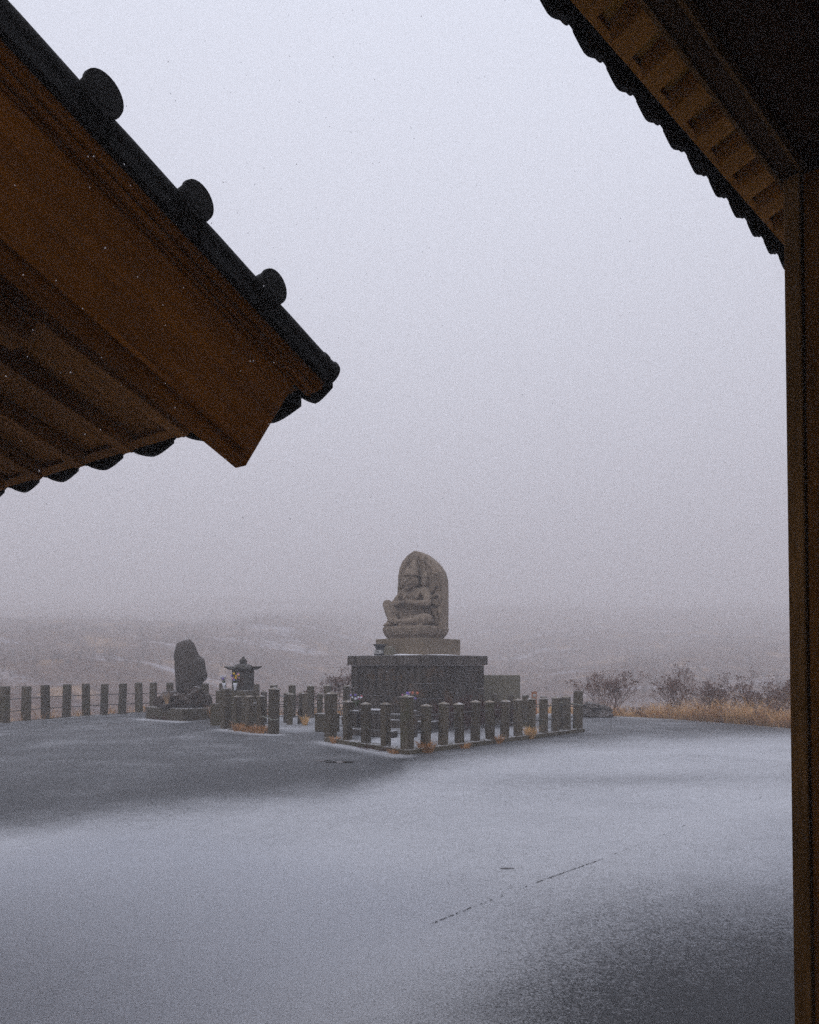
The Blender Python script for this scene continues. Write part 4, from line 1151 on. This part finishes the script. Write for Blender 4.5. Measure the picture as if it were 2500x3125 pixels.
# end of the verge roll: round cap facing the eave and a curved corner tile below it
c = G(-.035, .085, -.052); d = (-EH - UP * PT).normalized()
mb = MB(); mb.tube([c, c + d * .035, c + d * .04, c + d * .055], [.048, .050, .057, .055], 24); o = mb.build('end_cap', M['tile'], lb, smooth=True); o.modifiers.new('e', 'EDGE_SPLIT').split_angle = R(40)
def eave_tile(F, s0, pitch, depth_in, drop, amp, mat, parent, lip=.05, thick=.016, n=14, bump=True, brad=.034):
    """one wavy pan tile at the eave. F(s, h, z) -> point; s along eave, h inwards"""
    mb = MB(); P = []; 
    def prof(u):     # u 0..1 across the tile: broad trough then a roll
        return amp * (-.75 * sin(pi * min(1, u / .72)) if u < .72 else 1.15 * sin(pi * (u - .72) / .28 * .85))
    us = [k / n * 1.06 for k in range(n + 1)]
    for h, zz in ((-.0, 0), (depth_in, 0)):
        for u in us: P.append(F(s0 + u * pitch, h, prof(min(u, 1)) + zz))
    for h, zz in ((-.0, -thick), (depth_in, -thick)):
        for u in us: P.append(F(s0 + u * pitch, h, prof(min(u, 1)) + zz))
    N = n + 1; Fc = []
    for i in range(n):
        Fc.append((i, i + 1, N + i + 1, N + i)); Fc.append((2 * N + i, 3 * N + i, 3 * N + i + 1, 2 * N + i + 1))
        Fc.append((i, 2 * N + i, 2 * N + i + 1, i + 1))
    Fc += [(0, N, 3 * N, 2 * N), (N - 1, 3 * N - 1, 4 * N - 1, 2 * N - 1)]
    mb.poly(P, Fc)
    # hanging front apron following the wave
    P = []
    for u in us:
        z = prof(min(u, 1)); hang = lip * (1 - .25 * abs(2 * min(1, u / .72) - 1)) if u < .72 else lip * .85
        P += [F(s0 + u * pitch, -.012, z + .004), F(s0 + u * pitch, -.012, z - hang), F(s0 + u * pitch, .006, z - hang), F(s0 + u * pitch, .006, z + .004)]
    Fc = []
    for i in range(n):
        a = i * 4; b = a + 4
        for q in range(4): Fc.append((a + q, a + (q + 1) % 4, b + (q + 1) % 4, b + q))
    Fc += [(0, 1, 2, 3), (n * 4, n * 4 + 3, n * 4 + 2, n * 4 + 1)]
    mb.poly(P, Fc)
    o = mb.build('eave_tile', mat, parent)
    if bump:
        c = F(s0 + .86 * pitch, -.012, prof(.86) - brad * .95); ax = (F(0, -1, 0) - F(0, 0, 0)); ax.z = 0; ax.normalize()
        m2 = MB(); m2.tube([c - ax * .01, c + ax * .014, c + ax * .02], [brad, brad, brad * .75], 14); m2.build('round_end', mat, o)
    return o
for k in range(9):
    eave_tile(lambda s, h, z: G(s, h - .05, z - .012), .21 + k * .44, .44, .30, 0, .034, M['tile_low'], lb, .062, .018, 14, True, .032)
eave_tile(lambda s, h, z: G(s, h + .03, z - .02), -.04, .25, .30, 0, .030, M['tile_low'], lb, .095, .018, 14, False)
# upper surface of the roof, in courses (mostly unseen from here)
for k in range(9):
    for j in range(6):
        h0 = .02 + j * .44
        mb = MB(); n = 8; P = []
        for h, zz in ((h0, .0), (h0 + .45, -.012)):
            for i in range(n + 1):
                u = i / n; P.append(G(.21 + (k + u) * .44, h, .012 + .03 * cos(2 * pi * u) + zz + .02))
        mb.poly(P, [(i, i + 1, n + 2 + i, n + 1 + i) for i in range(n)]); mb.build('field_tile', M['tile'], lb, smooth=True)
# far slope of the roof beyond the ridge
def G2(a, h, z=0.): return E0 + EA * a + EH * (2 * HR - h) + UP * (PT * h + z)
mb = MB(); mb.prism([G2(0, h, z) for h, z in [(.135, -.075), (.44, -.665), (HR, -.60), (HR, -.06)]], EA * .055); mb.build('barge_board', M['wood'], lb)
mb = MB(); mb.prism([G2(0, h, z) for h, z in [(-.05, -.12), (-.05, .02), (HR, .03), (HR, -.11)]], EA * 4.1); mb.build('far_slope', M['tile'], lb)
mb = MB(); mb.tube([G(-.05, HR, .06), G(4.1, HR, .06)], .10, 14); mb.build('ridge_roll', M['tile'], lb)

# ================================================================== RIGHT BUILDING (porch the viewer stands under)
D = Vector((.732, .681, 0)).normalized(); Q = Vector((.681, -.732, 0)).normalized()
K0 = Vector((1.74, 3.30, 3.72))
RP = .36
def K(s, w, z=0.): return K0 + D * s + Q * w + UP * (RP * w + z)
def KF(s, w, z): p = K0 + D * s + Q * w; return Vector((p.x, p.y, z))   # absolute height
rbld = thing('porch_building', KF(0, 1.2, 0), 'wooden porch at upper right with tiled eave, rafters coloured as lit by the sky and a square brown post', 'building')
TP = .2035
for k in range(-15, 9):
    eave_tile(lambda s, h, z: K(s, h, z), -.012 + (k - 1) * TP, TP, .30, 0, .018, M['tile_low'], rbld, .074, .014, 10, True, .030)
mb = MB(); mb.prism([K(-3.2, w, z) for w, z in ((.26, -.01), (.26, .03), (2.9, .03), (2.9, -.01))], D * 5.0); mb.build('roof_deck', M['tile'], rbld)
# soffit boards, fascia and rafters, sky light put into their wood colours
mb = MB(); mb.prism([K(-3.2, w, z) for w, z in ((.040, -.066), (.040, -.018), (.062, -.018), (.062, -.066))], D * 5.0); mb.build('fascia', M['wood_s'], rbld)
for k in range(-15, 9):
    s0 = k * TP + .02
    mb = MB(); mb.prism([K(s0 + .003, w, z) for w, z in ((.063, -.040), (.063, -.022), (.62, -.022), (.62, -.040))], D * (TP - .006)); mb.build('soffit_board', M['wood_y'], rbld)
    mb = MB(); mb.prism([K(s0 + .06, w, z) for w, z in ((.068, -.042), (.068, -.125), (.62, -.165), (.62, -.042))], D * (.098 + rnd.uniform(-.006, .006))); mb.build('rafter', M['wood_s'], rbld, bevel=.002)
mb = MB(); mb.prism([K(-3.2, w, z) for w, z in ((.475, -.30), (.475, -.044), (.49, -.044), (.49, -.30))], D * 5.0); mb.build('frieze_board', M['wood_k'], rbld)  # dark colour gives the shade of the gaps between the rafters
# beam with bead, porch ceiling
zb = 3.30
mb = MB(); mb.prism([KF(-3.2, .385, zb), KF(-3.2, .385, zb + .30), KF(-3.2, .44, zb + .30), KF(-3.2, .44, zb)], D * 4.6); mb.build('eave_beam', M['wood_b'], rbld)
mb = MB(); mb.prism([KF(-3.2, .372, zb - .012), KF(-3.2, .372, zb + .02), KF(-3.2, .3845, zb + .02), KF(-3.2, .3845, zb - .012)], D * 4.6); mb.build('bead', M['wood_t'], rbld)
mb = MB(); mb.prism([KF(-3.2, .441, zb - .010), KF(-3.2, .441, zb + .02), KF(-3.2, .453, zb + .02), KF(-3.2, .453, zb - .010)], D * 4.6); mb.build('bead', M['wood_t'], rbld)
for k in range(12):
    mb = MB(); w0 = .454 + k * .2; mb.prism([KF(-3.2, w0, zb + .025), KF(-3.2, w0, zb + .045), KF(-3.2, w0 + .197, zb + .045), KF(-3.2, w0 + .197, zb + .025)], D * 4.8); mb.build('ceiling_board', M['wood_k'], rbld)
# post with its trim lath, standing under the beam
bx = Vector((1.298, 2.352, 0)); s0 = (bx - K0).dot(D); w0 = (bx - K0).dot(Q)
mb = MB(); a = KF(s0 - .0, w0 - .004, 0); 
mb.hexa([KF(s0, w0, -.03), KF(s0, w0 + .052, -.03), KF(s0 + .09, w0 + .052, -.03), KF(s0 + .09, w0, -.03), KF(s0, w0, zb - .012), KF(s0, w0 + .052, zb - .012), KF(s0 + .09, w0 + .052, zb - .012), KF(s0 + .09, w0, zb - .012)])
mb.build('post_trim', M['wood_t'], rbld, bevel=.004)
mb = MB(); mb.hexa([KF(s0 + .012, w0 + .058, -.03), KF(s0 + .012, w0 + .36, -.03), KF(s0 + .20, w0 + .36, -.03), KF(s0 + .20, w0 + .058, -.03),
                    KF(s0 + .012, w0 + .058, zb - .02), KF(s0 + .012, w0 + .36, zb - .02), KF(s0 + .20, w0 + .36, zb - .02), KF(s0 + .20, w0 + .058, zb - .02)])
mb.build('post', M['wood_p'], rbld, bevel=.004)
mb = MB(); mb.hexa([KF(s0 + .03, w0 + .05, -.03), KF(s0 + .03, w0 + .06, -.03), KF(s0 + .09, w0 + .06, -.03), KF(s0 + .09, w0 + .05, -.03),
                    KF(s0 + .03, w0 + .05, zb - .02), KF(s0 + .03, w0 + .06, zb - .02), KF(s0 + .09, w0 + .06, zb - .02), KF(s0 + .09, w0 + .05, zb - .02)])
mb.build('groove', M['wood_k'], rbld)
mb = MB(); mb.prism([KF(s0 + .205, w0 + .05, 0), KF(s0 + .205, w0 + 2.4, 0), KF(s0 + .26, w0 + 2.4, 0), KF(s0 + .26, w0 + .05, 0)], UP * (zb + .02)); mb.build('side_wall', M['wood_p'], rbld)
mb = MB(); mb.prism([KF(-3.2, 2.7, 0), KF(1.3, 2.7, 0), KF(1.3, 2.8, 0), KF(-3.2, 2.8, 0)], UP * (zb + .8)); mb.build('back_wall', M['wood_k'], rbld)
mb = MB(); mb.prism([KF(-3.2, 2.5, 0), KF(-3.2, 2.67, 0), KF(-3.03, 2.67, 0), KF(-3.03, 2.5, 0)], UP * (zb - .012)); mb.build('post', M['wood_p'], rbld)

# ================================================================== FALLING SNOW
def snowfall():
    r = np.random.RandomState(8); V = []; F = []
    n = 26000
    d = 1.7 + 17. * r.rand(n) ** .75
    u = r.uniform(-.75, .75, n); w = r.uniform(-.62, 1.05, n)
    m_ = 130
    d = np.concatenate([d, 1.35 + .95 * r.rand(m_)]); u = np.concatenate([u, r.uniform(-.6, -.05, m_)]); w = np.concatenate([w, r.uniform(.2, .95, m_)])
    for k in range(n + m_):
        x, y, z = u[k] * d[k], d[k], 1.6 + w[k] * d[k]
        if z < .02: continue
        # nothing falls under the two roofs
        p = Vector((x, y, 0)) - Vector((K0.x, K0.y, 0))
        if p.dot(Q) > -.03 and z < 3.9: continue
        g = Vector((x, y, 0)) - Vector((E0.x, E0.y, 0))
        ga, gh = g.dot(EA), g.dot(EH)
        if ga > -.1 and gh > -.06: continue
        s = .0010 + .0011 * r.rand(); b = len(V)
        o = r.randn(3) * .35
        V += [(x - s, y, z - s * .9), (x + s, y + s * o[0], z - s * .8), (x + s * o[1], y - s * .8, z + s), (x, y + s, z + s * .3)]
        F += [(b, b + 1, b + 2), (b, b + 2, b + 3), (b, b + 3, b + 1), (b + 1, b + 3, b + 2)]
    me = bpy.data.meshes.new('snowflakes'); me.from_pydata(V, [], F); me.materials.append(M['flake'])
    tag(link('snowflakes', me), 'fine snowflakes falling across the terrace', kind='stuff')
snowfall()
